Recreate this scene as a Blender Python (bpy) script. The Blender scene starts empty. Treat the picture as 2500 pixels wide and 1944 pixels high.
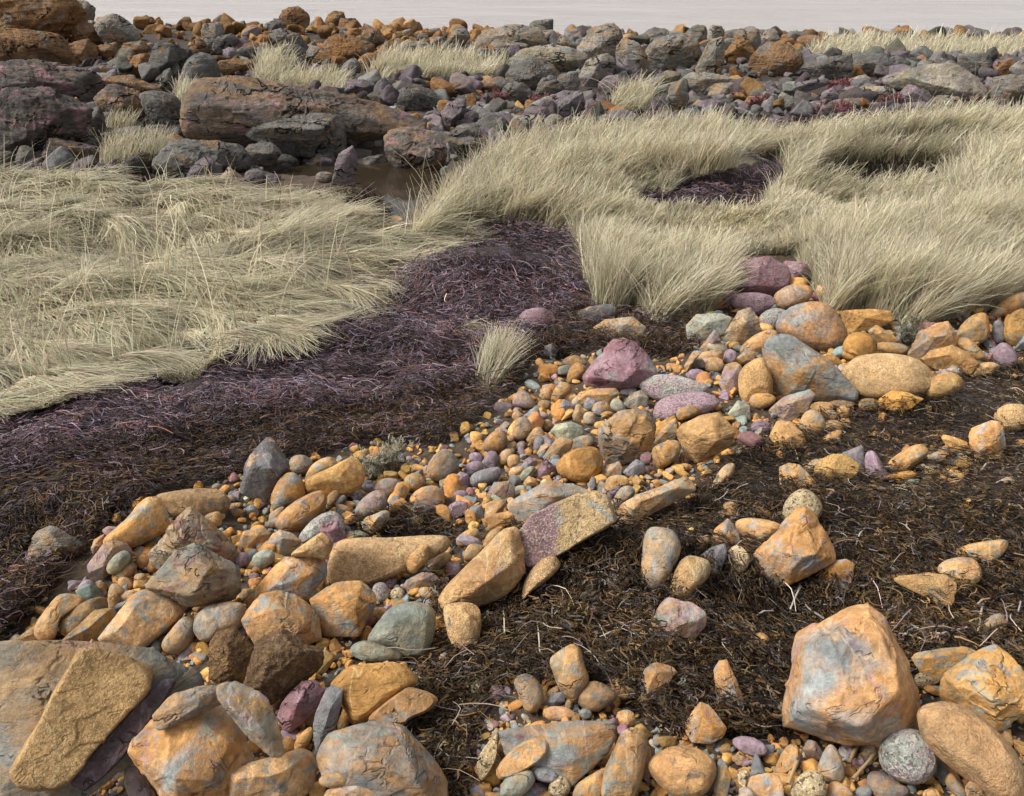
import bpy, bmesh, math, random
import numpy as np
from mathutils import Vector
rng = np.random.default_rng(7)
random.seed(7)
scene = bpy.context.scene
col = scene.collection
# ------------------------------------------------------------------ camera
W0, H0 = 2500.0, 1944.0          # size of the photograph
HFOV = 62.0
F = (W0 / 2) / math.tan(math.radians(HFOV / 2))
PITCH = math.radians(28.35)
CAM = np.array([0.0, 0.0, 2.8])
FW = np.array([0, math.cos(PITCH), -math.sin(PITCH)])
UP = np.array([0, math.sin(PITCH), math.cos(PITCH)])
RT = np.array([1.0, 0, 0])
cam_d = bpy.data.cameras.new('camera')
cam = bpy.data.objects.new('camera', cam_d)
col.objects.link(cam)
cam.location = CAM
cam.rotation_euler = (math.pi / 2 - PITCH, 0, 0)
cam_d.sensor_fit = 'HORIZONTAL'
cam_d.angle = math.radians(HFOV)
cam_d.clip_start = 0.05
cam_d.clip_end = 9000
scene.camera = cam
# ------------------------------------------------------------------ light
SUN_EL, SUN_AZ = math.radians(48), math.radians(-98)   # azimuth from +Y towards +X
world = bpy.data.worlds.new('World')
scene.world = world
world.use_nodes = True
nt = world.node_tree
nt.nodes.clear()
sky = nt.nodes.new('ShaderNodeTexSky')
sky.sky_type = 'NISHITA'
sky.sun_disc = False
sky.sun_elevation = SUN_EL
sky.sun_rotation = SUN_AZ
sky.dust_density = 4.0
sky.air_density = 1.0
hs = nt.nodes.new('ShaderNodeHueSaturation')
hs.inputs['Saturation'].default_value = 0.22
wt = nt.nodes.new('ShaderNodeMix'); wt.data_type = 'RGBA'; wt.blend_type = 'MULTIPLY'
wt.inputs['Factor'].default_value = 1.0
wt.inputs[7].default_value = (1.0, 0.975, 0.955, 1)
bg = nt.nodes.new('ShaderNodeBackground')
bg.inputs['Strength'].default_value = 0.135
out = nt.nodes.new('ShaderNodeOutputWorld')
nt.links.new(sky.outputs[0], hs.inputs['Color'])
nt.links.new(hs.outputs[0], wt.inputs[6])
nt.links.new(wt.outputs[2], bg.inputs['Color'])
nt.links.new(bg.outputs[0], out.inputs['Surface'])
sun_d = bpy.data.lights.new('sun', 'SUN')
sun_d.energy = 2.4
sun_d.angle = math.radians(22)
sun_d.color = (1.0, 0.955, 0.88)
sun = bpy.data.objects.new('sun', sun_d)
col.objects.link(sun)
sdir = Vector((math.sin(SUN_AZ) * math.cos(SUN_EL), math.cos(SUN_AZ) * math.cos(SUN_EL), math.sin(SUN_EL)))
sun.rotation_euler = sdir.to_track_quat('Z', 'Y').to_euler()
sun.location = (-10, 5, 20)
scene.view_settings.view_transform = 'Standard'
scene.view_settings.look = 'None'
scene.view_settings.gamma = 1
scene.view_settings.exposure = 0.52
scene.render.film_transparent = False
scene.cycles.max_bounces = 6
scene.cycles.diffuse_bounces = 3

# ------------------------------------------------------------------ helpers
def rays(px, py):
    px = np.asarray(px, float); py = np.asarray(py, float)
    d = FW[None] + RT[None] * ((px - W0 / 2) / F)[:, None] + UP[None] * ((H0 / 2 - py) / F)[:, None]
    return d                                  # scaled so that depth along FW is 1
def project(P):
    q = np.asarray(P, float) - CAM
    dz = q @ FW
    dz = np.where(np.abs(dz) < 1e-4, 1e-4, dz)
    return W0 / 2 + F * (q @ RT) / dz, H0 / 2 - F * (q @ UP) / dz, dz
def _hash(ix, iy, iz, s):
    h = (ix * 374761393 + iy * 668265263 + iz * 1440662683 + s * 974634777) & 0xFFFFFFFF
    h = ((h ^ (h >> 13)) * 1274126177) & 0xFFFFFFFF
    h = h ^ (h >> 16)
    return (h & 0xFFFF) / 32767.5 - 1.0
def vnoise(p, s=0):
    p = np.asarray(p, float)
    i = np.floor(p).astype(np.int64); f = p - i
    f = f * f * f * (f * (f * 6 - 15) + 10)
    x, y, z = i[:, 0], i[:, 1], i[:, 2]
    def c(a, b, d): return _hash(x + a, y + b, z + d, s)
    u, v, w = f[:, 0], f[:, 1], f[:, 2]
    x00 = c(0,0,0) * (1-u) + c(1,0,0) * u; x10 = c(0,1,0) * (1-u) + c(1,1,0) * u
    x01 = c(0,0,1) * (1-u) + c(1,0,1) * u; x11 = c(0,1,1) * (1-u) + c(1,1,1) * u
    return (x00 * (1-v) + x10 * v) * (1-w) + (x01 * (1-v) + x11 * v) * w
def fbm(p, octv=4, s=0, ridged=False):
    p = np.asarray(p, float); a = 1.0; t = 0.0; r = np.zeros(len(p))
    for k in range(octv):
        n = vnoise(p, s + k)
        if ridged: n = 1 - 2 * np.abs(n)
        r += a * n; t += a; a *= 0.5; p = p * 2.03 + 11.7
    return r / t
def fbm2(x, y, octv=3, s=0):
    return fbm(np.stack([x, y, np.zeros_like(x) + 3.3], 1), octv, s)
def pip(px, py, poly):
    poly = np.asarray(poly, float); r = np.zeros(len(px), bool)
    x1, y1 = poly[-1]
    for x2, y2 in poly:
        c = ((y1 > py) != (y2 > py))
        with np.errstate(divide='ignore', invalid='ignore'):
            xi = (x2 - x1) * (py - y1) / (y2 - y1) + x1
        r ^= c & (px < xi)
        x1, y1 = x2, y2
    return r
def poly_dist(px, py, poly):
    poly = np.asarray(poly, float); d = np.full(len(px), 1e9)
    for (x1, y1), (x2, y2) in zip(poly, np.roll(poly, -1, 0)):
        ex, ey = x2 - x1, y2 - y1
        t = np.clip(((px - x1) * ex + (py - y1) * ey) / (ex * ex + ey * ey + 1e-12), 0, 1)
        d = np.minimum(d, np.hypot(px - x1 - t * ex, py - y1 - t * ey))
    return np.where(pip(px, py, poly), d, -d)          # positive inside
def new_mesh(name, V, faces, smooth=True, colr=None, cname='tint'):
    """V (n,3), faces (m,k) int array -> mesh, fast."""
    me = bpy.data.meshes.new(name)
    V = np.ascontiguousarray(V, np.float32); faces = np.ascontiguousarray(faces, np.int32)
    m, k = faces.shape
    me.vertices.add(len(V)); me.vertices.foreach_set('co', V.ravel())
    me.loops.add(m * k); me.loops.foreach_set('vertex_index', faces.ravel())
    me.polygons.add(m)
    me.polygons.foreach_set('loop_start', np.arange(0, m * k, k, dtype=np.int32))
    me.polygons.foreach_set('loop_total', np.full(m, k, np.int32))
    me.polygons.foreach_set('use_smooth', np.full(m, smooth, bool))
    if colr is not None:
        a = me.color_attributes.new(cname, 'FLOAT_COLOR', 'POINT')
        c = np.ones((len(V), 4), np.float32); c[:, :3] = colr
        a.data.foreach_set('color', c.ravel())
    me.update(calc_edges=True)
    return me
def add_obj(name, me, mat=None, parent=None, loc=None, **props):
    o = bpy.data.objects.new(name, me)
    if mat is not None: me.materials.append(mat)
    if loc is not None: o.location = loc
    col.objects.link(o)
    if parent is not None: o.parent = parent
    for k, v in props.items(): o[k] = v
    return o
_ico = {}
def ico(n):
    if n not in _ico:
        bm = bmesh.new(); bmesh.ops.create_icosphere(bm, subdivisions=n, radius=1)
        V = np.array([v.co[:] for v in bm.verts]); V /= np.linalg.norm(V, axis=1)[:, None]
        Fc = np.array([[v.index for v in f.verts] for f in bm.faces])
        bm.free(); _ico[n] = (V, Fc)
    return _ico[n]

# ------------------------------------------------------------------ zones of the ground, as outlines of the photo laid on the ground
Z_GRASS_L = [(-400,470),(0,450),(130,442),(300,445),(400,475),(600,484),(820,490),(890,545),(880,600),(1000,600),(1130,565),(1130,600),(1000,640),(820,735),(690,845),(490,880),(260,935),(80,1010),(-60,1070),(-400,1180)]
Z_GRASS_R = [(985,607),(1030,562),(1085,505),(1135,445),(1200,400),(1300,372),(1500,345),(1800,325),(2000,335),(2300,325),(2900,325),(2900,780),(2500,735),(2390,770),(2230,800),(2140,770),(2010,770),(1975,690),(1935,625),(1785,625),(1760,700),(1735,775),(1600,790),(1480,725),(1425,690),(1430,640),(1390,570),(1250,545),(1130,560)]
Z_TUFTS = [[(615,208),(640,150),(700,150),(720,190),(835,212),(835,238),(700,225),(620,212)],[(890,196),(960,150),(1060,150),(1160,165),(1245,182),(1150,200),(930,210)],
           [(1960,150),(2010,118),(2200,112),(2700,112),(2700,150),(2300,155),(2100,150)],[(1480,278),(1500,240),(1560,236),(1590,265),(1560,285)],[(428,270),(432,228),(470,225),(470,265)],[(1960,140),(1990,130),(2030,150),(1990,152)]]
Z_HOLE = [[(250,470),(300,430),(420,425),(480,455),(380,480),(270,490)],[(785,520),(850,500),(945,510),(950,575),(900,580),(820,550)],[(330,900),(420,890),(500,905),(500,950),(380,960)],
          [(1950,428),(2050,402),(2310,402),(2345,435),(2280,470),(2090,474),(1965,455)],[(1560,520),(1640,470),(1700,435),(1890,385),(1925,440),(1840,530),(1690,525)],[(0,940),(60,930),(110,950),(60,975),(0,970)],[(1880,310),(1980,290),(2050,310),(1960,325)],[(1540,480),(1610,470),(1620,500),(1550,505)]]
Z_GAP = [[(305, 551), (295, 557), (268, 564), (230, 570), (192, 573), (165, 573), (155, 569), (165, 565), (192, 559), (230, 554), (268, 550), (295, 549)], [(180, 584), (172, 589), (150, 595), (120, 599), (90, 601), (68, 600), (60, 596), (68, 592), (90, 588), (120, 585), (150, 582), (172, 582)], [(210, 700), (202, 704), (180, 708), (150, 709), (120, 708), (98, 704), (90, 700), (98, 697), (120, 695), (150, 695), (180, 695), (202, 697)], [(520, 768), (513, 772), (495, 774), (470, 774), (445, 772), (427, 767), (420, 762), (427, 760), (445, 759), (470, 760), (495, 762), (513, 764)], [(240, 834), (231, 838), (205, 840), (170, 840), (135, 837), (109, 832), (100, 826), (109, 824), (135, 823), (170, 824), (205, 827), (231, 830)], [(320, 881), (312, 886), (290, 889), (260, 890), (230, 888), (208, 884), (200, 879), (208, 876), (230, 874), (260, 874), (290, 875), (312, 878)], [(755, 808), (748, 812), (728, 813), (700, 810), (672, 805), (652, 798), (645, 792), (652, 790), (672, 791), (700, 794), (728, 799), (748, 804)], [(930, 632), (923, 638), (905, 643), (880, 648), (855, 651), (837, 650), (830, 648), (837, 644), (855, 640), (880, 635), (905, 632), (923, 631)], [(120, 1013), (112, 1018), (90, 1021), (60, 1021), (30, 1018), (8, 1013), (0, 1007), (8, 1004), (30, 1003), (60, 1003), (90, 1006), (112, 1009)]]
Z_PURPLE = [[(1130,560),(1250,545),(1390,570),(1430,640),(1420,740),(1330,800),(1180,930),(1050,960),(900,1000),(600,1030),(300,1100),(0,1200),(-300,1300),(-300,1180),(0,1050),(80,1010),(260,935),(400,900),(500,880),(690,845),(820,735),(1000,640),(1130,600)],
            Z_HOLE[4], Z_HOLE[6], Z_HOLE[2], Z_HOLE[5], Z_HOLE[7], [(1085,395),(1250,345),(1500,318),(1700,300),(2000,318),(2560,300),(2560,282),(1900,282),(1400,296),(1080,365)]]
Z_DARK = [[(1080,1560),(1170,1450),(1400,1335),(1600,1235),(1720,1180),(1830,1080),(2050,1010),(2300,930),(2500,890),(2900,850),(2900,1640),(2250,1640),(1900,1800),(1650,1800),(1450,1680),(1220,1680),(1150,1790),(1120,2000),(1050,2000),(990,1760),(1010,1660)],
          [(820,1290),(1000,1260),(1100,1280),(1200,1320),(1100,1345),(960,1320)],
          [(-300,1290),(0,1160),(300,1080),(600,1010),(900,990),(1050,950),(1180,920),(1330,800),(1420,740),(1700,790),(1720,850),(1620,880),(1480,860),(1300,880),(1260,960),(1080,1090),(900,1080),(700,1130),(480,1190),(300,1250),(170,1360),(110,1450),(0,1580),(-300,1700)]]
Z_COBBLE = [[(560,1150),(900,1060),(1080,1080),(1250,900),(1300,860),(1480,830),(1640,760),(1900,700),(2500,720),(2500,880),(2060,1010),(1850,1080),(1720,1180),(1600,1220),(1390,1310),(1170,1440),(1080,1560),(1000,1700),(1050,2000),(-100,2000),(-100,1600),(200,1400),(300,1250)],
            [(1150,1680),(1400,1640),(1650,1800),(1900,1800),(2200,1700),(2500,1600),(2560,2000),(1050,2000)],[(2200,1110),(2320,1080),(2400,1140),(2300,1180)],[(1280,1640),(1500,1620),(1540,1720),(1330,1740)]]
Z_POOL = [(640,430),(740,395),(900,380),(1085,395),(1075,465),(1010,520),(965,575),(925,560),(945,505),(870,465),(700,452)]

# ------------------------------------------------------------------ terrain height
_by = [-8, 0, 1.5, 3.0, 4.5, 5.5, 6.5, 8, 11, 14, 18, 22, 25, 26.5, 28.5, 33, 45]
_bz = [1.5, 1.08, .82, .54, .28, .14, .06, .02, .0, .02, .16, .34, .38, .12, -.5, -1.1, -2.0]
def hbase(x, y):
    ys = y - 0.16 * np.clip(x, -4, 4) * np.clip((9 - y) / 5, 0, 1)
    z = np.interp(ys, _by, _bz)
    z += np.clip((y - 16) / 6, 0, 1) * (np.clip((-x - 6) / 6, 0, 1) * 0.15 - np.clip((x - 6) / 10, 0, 1) * 0.12) * np.clip((27 - y) / 3, 0, 1)
    z += .22 * np.clip((2 - x) / 5, 0, 1) * np.clip((y - 18) / 4, 0, 1) * np.clip((26.5 - y) / 2, 0, 1)
    return z
def ground_at(px, py, hf, dz=0.0, it=14):
    d = rays(px, py); z = np.zeros(len(d)) + dz
    for k in range(it):
        t = (CAM[2] - z) / np.maximum(-d[:, 2], 0.03)
        P = CAM + d * t[:, None]
        zn = hf(P[:, 0], P[:, 1]) + dz
        z = z + (zn - z) * 0.7
    t = (CAM[2] - z) / np.maximum(-d[:, 2], 0.03)
    return CAM + d * t[:, None], t
def _w(poly):                                  # photo outline -> outline on the bare ground
    a = np.array(poly, float); P, _ = ground_at(a[:, 0], a[:, 1], hbase); return P[:, :2]
_bumps = [(1180,700,.80,.55,.36),(930,860,1.0,.55,.20),(560,1010,1.1,.5,.12),(300,1120,1.0,.5,.10),(120,1290,.6,.5,.10),(1420,1430,.45,.3,.10),(1480,1600,.5,.3,.08),(2230,1300,.7,.35,.10),(1900,1230,.4,.25,.08),
          (2250,1000,.5,.3,.10),(1600,1400,.4,.25,.07),(250,520,1.2,.8,.22),(600,560,1.5,.7,.14),(300,760,1.2,.5,.10),(700,700,.8,.5,.14),(100,860,1.0,.35,.12),(1500,470,1.6,1.2,.18),(2200,600,1.6,.8,.15),(2150,345,2.0,.6,.42),(1770,455,.85,.55,.42),(1850,560,1.2,.7,.12)]
_B = []
for bx, by, rx, ry, hh in _bumps:
    P, _ = ground_at([bx], [by], hbase); _B.append((P[0][0], P[0][1], rx, ry, hh))
_POOLW = ground_at(np.array(Z_POOL)[:, 0], np.array(Z_POOL)[:, 1], lambda x, y: np.full(len(x), -.17))[0][:, :2]
_HOLEW = [_w(p) for p in Z_HOLE]
def hfull(x, y):
    z = hbase(x, y)
    for bx, by, rx, ry, hh in _B:
        z = z + hh * np.exp(-((x - bx) / rx) ** 2 - ((y - by) / ry) ** 2)
    near = np.clip((13 - y) / 4, 0, 1)
    gl = np.clip((y - 4.5) / 1.5, 0, 1) * np.clip((13 - y) / 3, 0, 1) * np.clip((.5 - x) / 1.5, 0, 1)
    z = z + .10 * gl * fbm(np.stack([x * 1.0 + y * .4, y * 2.2, x * 0 + 1.7], 1), 3, 44)
    z = z + 0.05 * near * fbm2(x * 1.3, y * 1.3, 3, 5) + 0.05 * near * fbm2(x * 3, y * 3.6, 2, 9)
    z = z + 0.18 * np.clip((y - 12) / 4, 0, 1) * np.clip((27 - y) / 5, 0, 1) * fbm2(x * 0.45, y * 0.45, 4, 21)
    dk = np.clip((7 - y) / 2, 0, 1) * np.clip((y - .5) / 1, 0, 1)
    z = z + (.075 + .07 * np.clip((y - 4.3) / .8, 0, 1)) * dk * fbm2(x * 1.9, y * 2.3, 3, 33)
    for q, dep in zip(_HOLEW, (.25, .30, .14, .50, .0, .05, .02, .02)):
        z = z - dep * np.clip(poly_dist(x, y, q) / 0.10 + .3, 0, 1)
    d = poly_dist(x, y, _POOLW)
    k = np.clip(d / 0.30 + 0.55, 0, 1)
    z = z * (1 - k) - 0.34 * k
    return z
def _axis(segs):
    r = []
    for a, b, st in segs: r += list(np.arange(a, b, st))
    return np.array(r + [segs[-1][1]])
GX = _axis([(-90,-26,8),(-26,-9,.25),(-9,9,.06),(9,26,.25),(26,90,8)])
GY = _axis([(-12,-1,1.0),(-1,1,.2),(1,13,.06),(13,32,.14),(32,46,2)])
_gx, _gy = np.meshgrid(GX, GY)
GZ = hfull(_gx.ravel(), _gy.ravel()).reshape(_gx.shape)
def h(x, y):
    x = np.asarray(x, float); y = np.asarray(y, float)
    i = np.clip(np.searchsorted(GX, x) - 1, 0, len(GX) - 2); j = np.clip(np.searchsorted(GY, y) - 1, 0, len(GY) - 2)
    u = np.clip((x - GX[i]) / (GX[i+1] - GX[i]), 0, 1); v = np.clip((y - GY[j]) / (GY[j+1] - GY[j]), 0, 1)
    return (GZ[j, i] * (1-u) + GZ[j, i+1] * u) * (1-v) + (GZ[j+1, i] * (1-u) + GZ[j+1, i+1] * u) * v
# ------------------------------------------------------------------ materials
class NT:
    def __init__(s, name):
        s.m = bpy.data.materials.new(name); s.m.use_nodes = True
        s.t = s.m.node_tree; s.t.nodes.clear()
        s.out = s.t.nodes.new('ShaderNodeOutputMaterial')
        s.p = s.t.nodes.new('ShaderNodeBsdfPrincipled')
        s.t.links.new(s.p.outputs[0], s.out.inputs['Surface'])
    def n(s, typ, **kw):
        nd = s.t.nodes.new('ShaderNode' + typ)
        for k, v in kw.items(): setattr(nd, k, v)
        return nd
    def l(s, a, b): s.t.links.new(a, b)
    def noise(s, vec, scale, detail=6, rough=.6, dist=0.0):
        nd = s.n('TexNoise'); s.l(vec, nd.inputs['Vector'])
        nd.inputs['Scale'].default_value = scale; nd.inputs['Detail'].default_value = detail
        nd.inputs['Roughness'].default_value = rough; nd.inputs['Distortion'].default_value = dist
        return nd.outputs[0]
    def ramp(s, fac, a, b, ca=(0,0,0,1), cb=(1,1,1,1)):
        nd = s.n('ValToRGB'); s.l(fac, nd.inputs[0])
        nd.color_ramp.elements[0].position = a; nd.color_ramp.elements[0].color = ca
        nd.color_ramp.elements[1].position = b; nd.color_ramp.elements[1].color = cb
        return nd.outputs[0]
    def mix(s, fac, a, b, mode='MIX'):
        nd = s.n('Mix', data_type='RGBA', blend_type=mode)
        for i, v in ((0, fac), (6, a), (7, b)):
            if isinstance(v, (int, float)): nd.inputs[i].default_value = v
            elif isinstance(v, tuple): nd.inputs[i].default_value = v if len(v) == 4 else v + (1,)
            else: s.l(v, nd.inputs[i])
        return nd.outputs[2]
    def math(s, op, a, b=0.0):
        nd = s.n('Math', operation=op)
        for i, v in ((0, a), (1, b)):
            if isinstance(v, (int, float)): nd.inputs[i].default_value = v
            else: s.l(v, nd.inputs[i])
        return nd.outputs[0]
    def bump(s, hgt, strength, dist, normal=None):
        nd = s.n('Bump'); nd.inputs['Strength'].default_value = strength; nd.inputs['Distance'].default_value = dist
        s.l(hgt, nd.inputs['Height'])
        if normal is not None: s.l(normal, nd.inputs['Normal'])
        return nd.outputs[0]
OR = (.53,.28,.092); OC = (.61,.335,.115); BR = (.34,.20,.075); GB = (.20,.225,.225); TG = (.27,.315,.285)
LI = (.36,.25,.31); MA = (.27,.125,.14); CR = (.62,.46,.23); DK = (.055,.045,.042); PK = (.56,.25,.30); YE = (.66,.45,.13)
RU = (.40,.19,.05); PU = (.20,.145,.20); CG = (.46,.46,.31); GD = (.13,.135,.13); BG = (.29,.32,.325)
def rock_mat(name, A, B, C=None, fb=.5, fc=.60, wb=.13, ps=1.6, sp=0.0, spd=(.10,.06,.03), spl=(.75,.62,.38), spb=130, strat=0.0, crack=.28, sc=1.0, bump=1.0, D=None, fd=.68, end=None):
    t = NT(name)
    tc = t.n('TexCoord'); oi = t.n('ObjectInfo')
    off = t.n('CombineXYZ')
    for i, k in enumerate((37.0, 91.0, 53.0)): t.l(t.math('MULTIPLY', oi.outputs['Random'], k), off.inputs[i])
    def shifted(o):
        a = t.n('VectorMath', operation='ADD'); t.l(o, a.inputs[0]); t.l(off.outputs[0], a.inputs[1]); return a.outputs[0]
    G = shifted(tc.outputs['Generated']); O = shifted(tc.outputs['Object'])
    if strat:
        mp = t.n('Mapping'); mp.inputs['Rotation'].default_value = (.5, .7, .3); mp.inputs['Scale'].default_value = (1, 1, 6)
        t.l(O, mp.inputs[0]); S = mp.outputs[0]
    n1 = t.noise(G, ps, 8, .62, .6)
    fine = t.noise(O, 42 * sc, 6, .7)
    edge = t.math('ADD', n1, t.math('MULTIPLY', t.math('SUBTRACT', fine, .5), .10))
    c = t.mix(t.ramp(edge, fb - wb, fb + wb), A, B)
    if C is not None:
        n2 = t.noise(G, ps * 1.35 + .3, 7, .6, 1.0)
        s2 = t.n('VectorMath', operation='ADD'); t.l(G, s2.inputs[0]); s2.inputs[1].default_value = (17, 5, 9)
        t.l(s2.outputs[0], n2.node.inputs['Vector'])
        c = t.mix(t.ramp(n2, fc - .04, fc + .06), c, C)
    if D is not None:
        n3 = t.noise(G, ps * 2.6, 8, .7, .5)
        c = t.mix(t.ramp(n3, fd - .03, fd + .03), c, D)
    if end:
        sx_ = t.n('SeparateXYZ'); t.l(tc.outputs['Generated'], sx_.inputs[0])
        c = t.mix(t.ramp(t.math('ADD', sx_.outputs[0], t.math('MULTIPLY', t.math('SUBTRACT', n1, .5), .35)), .40, .47, (1,1,1,1), (0,0,0,1)), c, end)
    # tonal variation of the stone itself
    v1 = t.noise(O, 7 * sc, 5, .6)
    c = t.mix(1.0, c, t.ramp(v1, .3, .72, (.60,.58,.56,1), (1.30,1.28,1.25,1)), 'MULTIPLY')
    c = t.mix(1.0, c, t.ramp(fine, .32, .70, (.62,.62,.62,1), (1.28,1.28,1.28,1)), 'MULTIPLY')
    pit = t.noise(O, 120 * sc, 3, .6)
    c = t.mix(t.ramp(pit, .64, .70, (0,0,0,1), (.55,.55,.55,1)), c, (A[0]*.3, A[1]*.28, A[2]*.3))
    hgt = t.math('ADD', t.math('MULTIPLY', t.noise(O, 11 * sc, 10, .70), 1.15), t.math('MULTIPLY', fine, .35))
    if strat:
        ls = t.noise(S, 9 * sc, 6, .6, .4)
        c = t.mix(t.math('MULTIPLY', t.ramp(ls, .50, .60), strat), c, t.mix(.25, B, (.10,.085,.07)))
        hgt = t.math('ADD', hgt, t.math('MULTIPLY', ls, 1.6 * strat))
    if crack:
        # thin creases and veins: level lines of stretched noise
        def level(rot, scl, k, dist, w):
            mp2 = t.n('Mapping'); mp2.inputs['Rotation'].default_value = rot; mp2.inputs['Scale'].default_value = scl
            t.l(O, mp2.inputs[0])
            nn = t.noise(mp2.outputs[0], k * sc, 5, .55, dist)
            return t.ramp(t.math('ABSOLUTE', t.math('SUBTRACT', nn, .5)), 0.0, w, (1,1,1,1), (0,0,0,1))
        mk = t.ramp(t.noise(O, 6 * sc, 4), .50, .60)
        lm = t.math('MULTIPLY', t.math('MULTIPLY', level((.4,.9,.2), (1,.45,1.6), 3.2, .3, .012), mk), crack)
        mk2 = t.ramp(t.noise(O, 9 * sc, 3), .56, .64)
        lm = t.math('MAXIMUM', lm, t.math('MULTIPLY', t.math('MULTIPLY', level((1.2,.3,.8), (.5,1.5,1), 7, .6, .016), mk2), crack * .9))
        c = t.mix(lm, c, (A[0]*.2, A[1]*.18, A[2]*.2))
        vn = t.math('MULTIPLY', level((.2,1.3,.5), (1.3,.4,.6), 2.2, .2, .006), .35 if sc == 1.0 else .2)
        c = t.mix(vn, c, (min(.8, A[0]*1.5 + .1), min(.75, A[1]*1.6 + .1), min(.6, A[2]*1.8 + .1)))
        hgt = t.math('SUBTRACT', hgt, t.math('MULTIPLY', lm, 1.6))
    if sp:
        gn = t.noise(O, spb * sc, 3, .75)
        g2 = t.noise(O, spb * sc * .62, 2, .6)
        c = t.mix(t.math('MULTIPLY', t.ramp(gn, .53, .57), sp), c, spl)
        c = t.mix(t.math('MULTIPLY', t.ramp(g2, .57, .61), sp), c, spd)
        hgt = t.math('ADD', hgt, t.math('MULTIPLY', gn, .7))
    # per-stone brightness
    rb = t.ramp(oi.outputs['Random'], 0, 1, (.82,.82,.82,1), (1.16,1.14,1.12,1))
    c = t.mix(1.0, c, rb, 'MULTIPLY')
    hv = t.n('HueSaturation'); t.l(c, hv.inputs['Color'])
    r2 = t.math('FRACT', t.math('MULTIPLY', oi.outputs['Random'], 17.31))
    t.l(t.math('ADD', .4975, t.math('MULTIPLY', r2, .005)), hv.inputs['Hue'])
    r3 = t.math('FRACT', t.math('MULTIPLY', oi.outputs['Random'], 43.77))
    t.l(t.math('ADD', .88, t.math('MULTIPLY', r3, .16)), hv.inputs['Saturation'])
    t.l(hv.outputs[0], t.p.inputs['Base Color'])
    t.p.inputs['Roughness'].default_value = .82
    t.p.inputs['Specular IOR Level'].default_value = .28
    t.l(t.bump(hgt, .95 * bump, .018 / sc), t.p.inputs['Normal'])
    return t.m
BS = .30       # texture scale of the far, metre-sized rocks
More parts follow.
